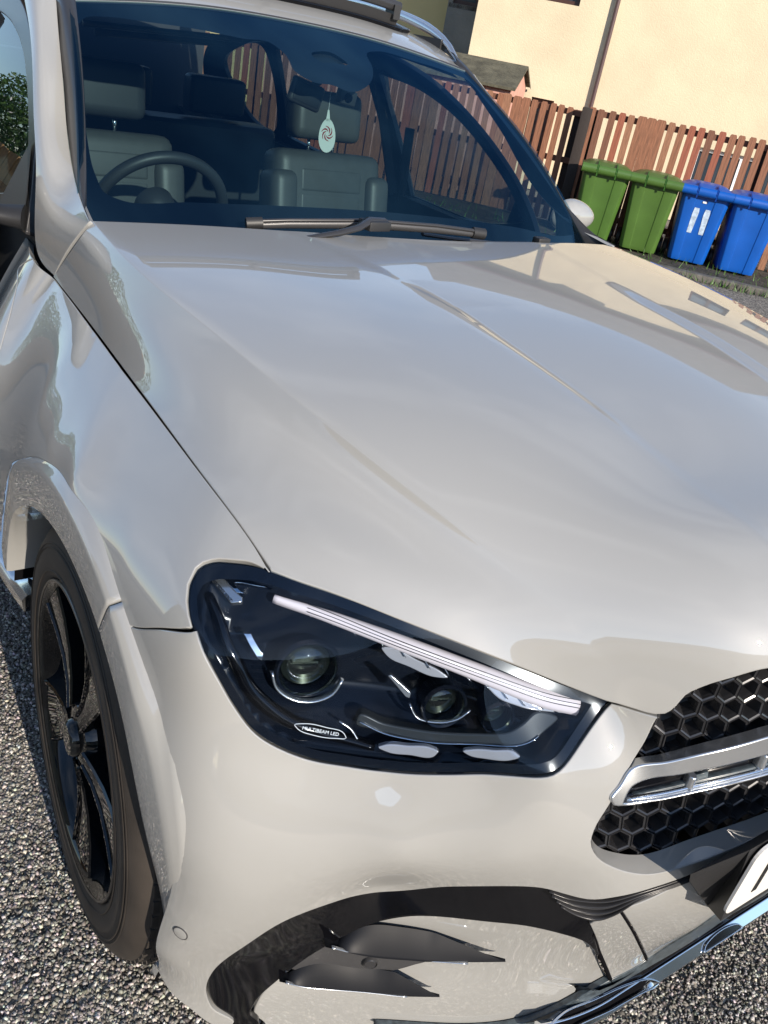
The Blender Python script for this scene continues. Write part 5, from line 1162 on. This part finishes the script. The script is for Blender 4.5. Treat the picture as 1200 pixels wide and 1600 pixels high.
# grey rendered stair wing and yellow house further left
g0=(-3.954,1.664)[0];g1=(-3.288,1.778)[0]+.25
gh=empty('grey_house',E3(0,0,0),EA);tag(gh,'narrow grey rendered house wing between the yellow and cream walls','house')
gwin=(-3.887,2.182),(-3.49,2.148)
Hh=[(gwin[0][0],gwin[1][0]-.02,gwin[1][1],gwin[1][1]+.9)]
wallwith(gh,'wall',g0,g1+2.0,0,4.4,HD+1.2,Hh,GREYR);window(gh,*Hh[0],HD+1.3,False)
MB().box((g0-.1,HD+1.1,4.4),(g1+2.1,HD+5,4.55)).build('roof',SLATE,gh)
yh=empty('yellow_house',E3(0,0,0),EA);tag(yh,'yellow rendered house wall at the far left above the car roof','house')
wallwith(yh,'wall',g0-9,g0+.3,0,4.2,HD+1.9,[(g0-5,g0-3.6,2.3,3.4)],YEL);window(yh,g0-5,g0-3.6,2.3,3.4,HD+2.0)
MB().add([(g0-9.2,HD+1.6,4.0),(g0+.3,HD+1.6,4.0),(g0+.3,HD+4.6,6.0),(g0-9.2,HD+4.6,6.0)],[(0,1,2,3)]).build('roof',SLATE,yh)
# small shed with mossy felt roof and pink end
sd_=1.9
s0=(-3.419,1.538);s1=(-2.388,1.535);s2=(-2.374,1.28);s3=(-2.319,1.269)
shd=empty('garden_shed',E3(0,0,0),EA);tag(shd,'small shed with dark mossy roof and pink boarded end behind the fence','shed')
ra,rz=s1;ea,ez=s2
MOSS=mat('mossy_felt',(.085,.08,.055),.95,noise=(7,.4,6),bump=(25,.8,.02));PINK=mat('pink_boards',(.55,.30,.24),.8,noise=(8,.1))
x1=max(ra,ea)+.02;x0=x1-3.2
MB().add([(x0,sd_,ez),(x1,sd_,ez),(x1,sd_+.9,rz),(x0,sd_+.9,rz),(x0,sd_+1.8,ez),(x1,sd_+1.8,ez),(x0,sd_,ez-.03),(x1,sd_,ez-.03),(x1,sd_+.9,rz-.03),(x1,sd_+1.8,ez-.03)],[(0,1,2,3),(3,2,5,4),(0,6,7,1),(1,7,8,2),(2,8,9,5)]).build('roof',MOSS,shd)
for k in range(9):
    y0_=sd_+.08+k*.182;y1_=y0_+.178;hz=lambda y: ez-.035+(rz-ez)*(1-abs(y-(sd_+.9))/.9)
    MB().add([(x1-.06,y0_,0),(x1-.06,y1_,0),(x1-.06,y1_,hz(y1_)),(x1-.06,y0_,hz(y0_)),(x1-.085,y0_,0),(x1-.085,y1_,0),(x1-.085,y1_,hz(y1_)),(x1-.085,y0_,hz(y0_))],[(0,1,2,3),(0,4,5,1),(1,5,6,2),(2,6,7,3),(3,7,4,0)]).build('board',PINK,shd)
MB().add([(x0,sd_+.08,0),(x1-.086,sd_+.08,0),(x1-.086,sd_+.08,ez-.005),(x0,sd_+.08,ez-.005)],[(0,1,2,3)]).build('front_wall',PINK,shd)
# tree beyond the house end
def tree(x,y,h,r,label,seed,m=LEAFD,cat='tree'):
    t=empty('garden_tree',(x,y,0));tag(t,label,cat);rr=random.Random(seed);mb=MB()
    mb.tube([(0,0,0),(.05,.02,h*.3),(-.04,.05,h*.6),(0,0,h*.85)],[.14,.11,.07,.03],9)
    for k in range(7):
        a=k*2.4;z=h*(.35+.06*k);mb.tube([(0,0,z),(math.cos(a)*r*.4,math.sin(a)*r*.4,z+r*.35),(math.cos(a)*r*.75,math.sin(a)*r*.75,z+r*.5)],[.05,.03,.012],6)
    mb.build('trunk',BARK,t,True,auto=.9);VV=[];FF=[]
    for k in range(9):
        a=k*2.4;q=r*.55*(k/9)**.5;V,F=leafclump('c',math.cos(a)*q*1.3,math.sin(a)*q*1.3,h*.68+rr.uniform(-.25,.3)*h,r*.5,r*.5,r*.42,420,.09,m,seed*20+k);FF.append(F+len(VV)*0+sum(len(v) for v in VV));VV.append(V)
    mesh('crown',np.vstack(VV),np.vstack(FF),m,t,False);return t
c=Em(5.6,4.6);tree(c.x,c.y,5.2,1.9,'leafy tree standing past the right end of the cream house',3)
# ---- the other side of the drive (seen only as reflections in wing, door and window)
WOOD=mat('light_timber',(.46,.28,.12),.7,noise=(6,.3),bump=(30,.4,.004))
lf=empty('board_fence',(-3.0,-3.1,0),R(180));tag(lf,'light timber board fence along the drive on the driver side','fence')
b0=None
for k in range(70):
    if b0 is None: b0=MB().box((0,-.012,0),(.135,.012,1.25)).build('board',WOOD,lf);o=b0
    else:
        o=b0.copy();COL.objects.link(o);o.parent=lf
    o.location=(k*.15,.01*(k%2),.03+.01*math.sin(k*1.7))
for z in (.3,1.0): MB().box((0,.024,z),(10.5,.06,z+.08)).build('rail',WOOD,lf)
r5=np.random.default_rng(9);V,F=leafclump('h',-11.5,-3.9,1.3,5.5,.6,1.25,26000,.045,LEAF,4)
he=mesh('hedge',V,F,LEAF,smooth=False);tag(he,'green flowering hedge behind the light timber fence','hedge',kind='stuff')
V,F=leafclump('h',-11.5,-3.7,1.6,5.2,.6,.7,300,.03,INKW,6);tag(mesh('hedge_flowers',V,F,INKW,smooth=False),'white flowers scattered on the hedge','flowers',kind='stuff')
oh=empty('cream_house',(0,0,0));tag(oh,'cream house with slate roof across the drive, opposite the driver side','house')
def wbox(a,b,m,n,p): return MB().box(a,b).build(n,m,p)
wbox((-6,-15,0),(7,-9.5,4.6),CREAM,'wall',oh)
MB().add([(-6.3,-9.2,4.5),(7.3,-9.2,4.5),(7.3,-12.2,6.8),(-6.3,-12.2,6.8),(-6.3,-15.3,4.5),(7.3,-15.3,4.5)],[(0,1,2,3),(3,2,5,4)]).build('roof',SLATE,oh)
for x in (-4,-.5,3.5):
    for z in (.9,2.9):
        w=empty('window');w.parent=oh;MB().box((x,-9.53,z),(x+1.3,-9.46,z+1.1)).build('frame',INKW,w);MB().box((x+.07,-9.455,z+.07),(x+1.23,-9.45,z+1.03)).build('pane',WIN,w)

# unseen house row and hedge added to keep low sky out of reflections
rh=empty('added_terraced_house',(0,0,0));tag(rh,'unseen terraced house of pale render, added ahead of the car to block low sky in its reflections','house')
GREYH=mat('pale_render',(.42,.38,.32),.9,noise=(1.5,.1),bump=(50,.4,.012))
wbox((15,-16,0),(21,14,4.0),GREYH,'wall',rh)
MB().add([(14.6,-16.3,3.9),(14.6,14.3,3.9),(18,14.3,5.6),(18,-16.3,5.6),(21.4,14.3,3.9),(21.4,-16.3,3.9)],[(0,1,2,3),(3,2,4,5)]).build('roof',SLATE,rh)
for y in range(-14,13,4):
    for z in (.9,2.5):
        w=empty('window');w.parent=rh;MB().box((14.93,y,z),(14.99,y+1.3,z+1.0)).build('frame',INKW,w);MB().box((14.91,y+.07,z+.07),(14.925,y+1.23,z+.93)).build('pane',WIN,w)
V,F=leafclump('h',12.5,-2,.7,.6,13,.8,26000,.06,LEAFD,14)  # out-of-view hedge, added to cover the bright low sky
tag(mesh('added_front_hedge',V,F,LEAFD,smooth=False),'unseen low dark hedge added before the terraced house to block low sky in reflections','hedge',kind='stuff')
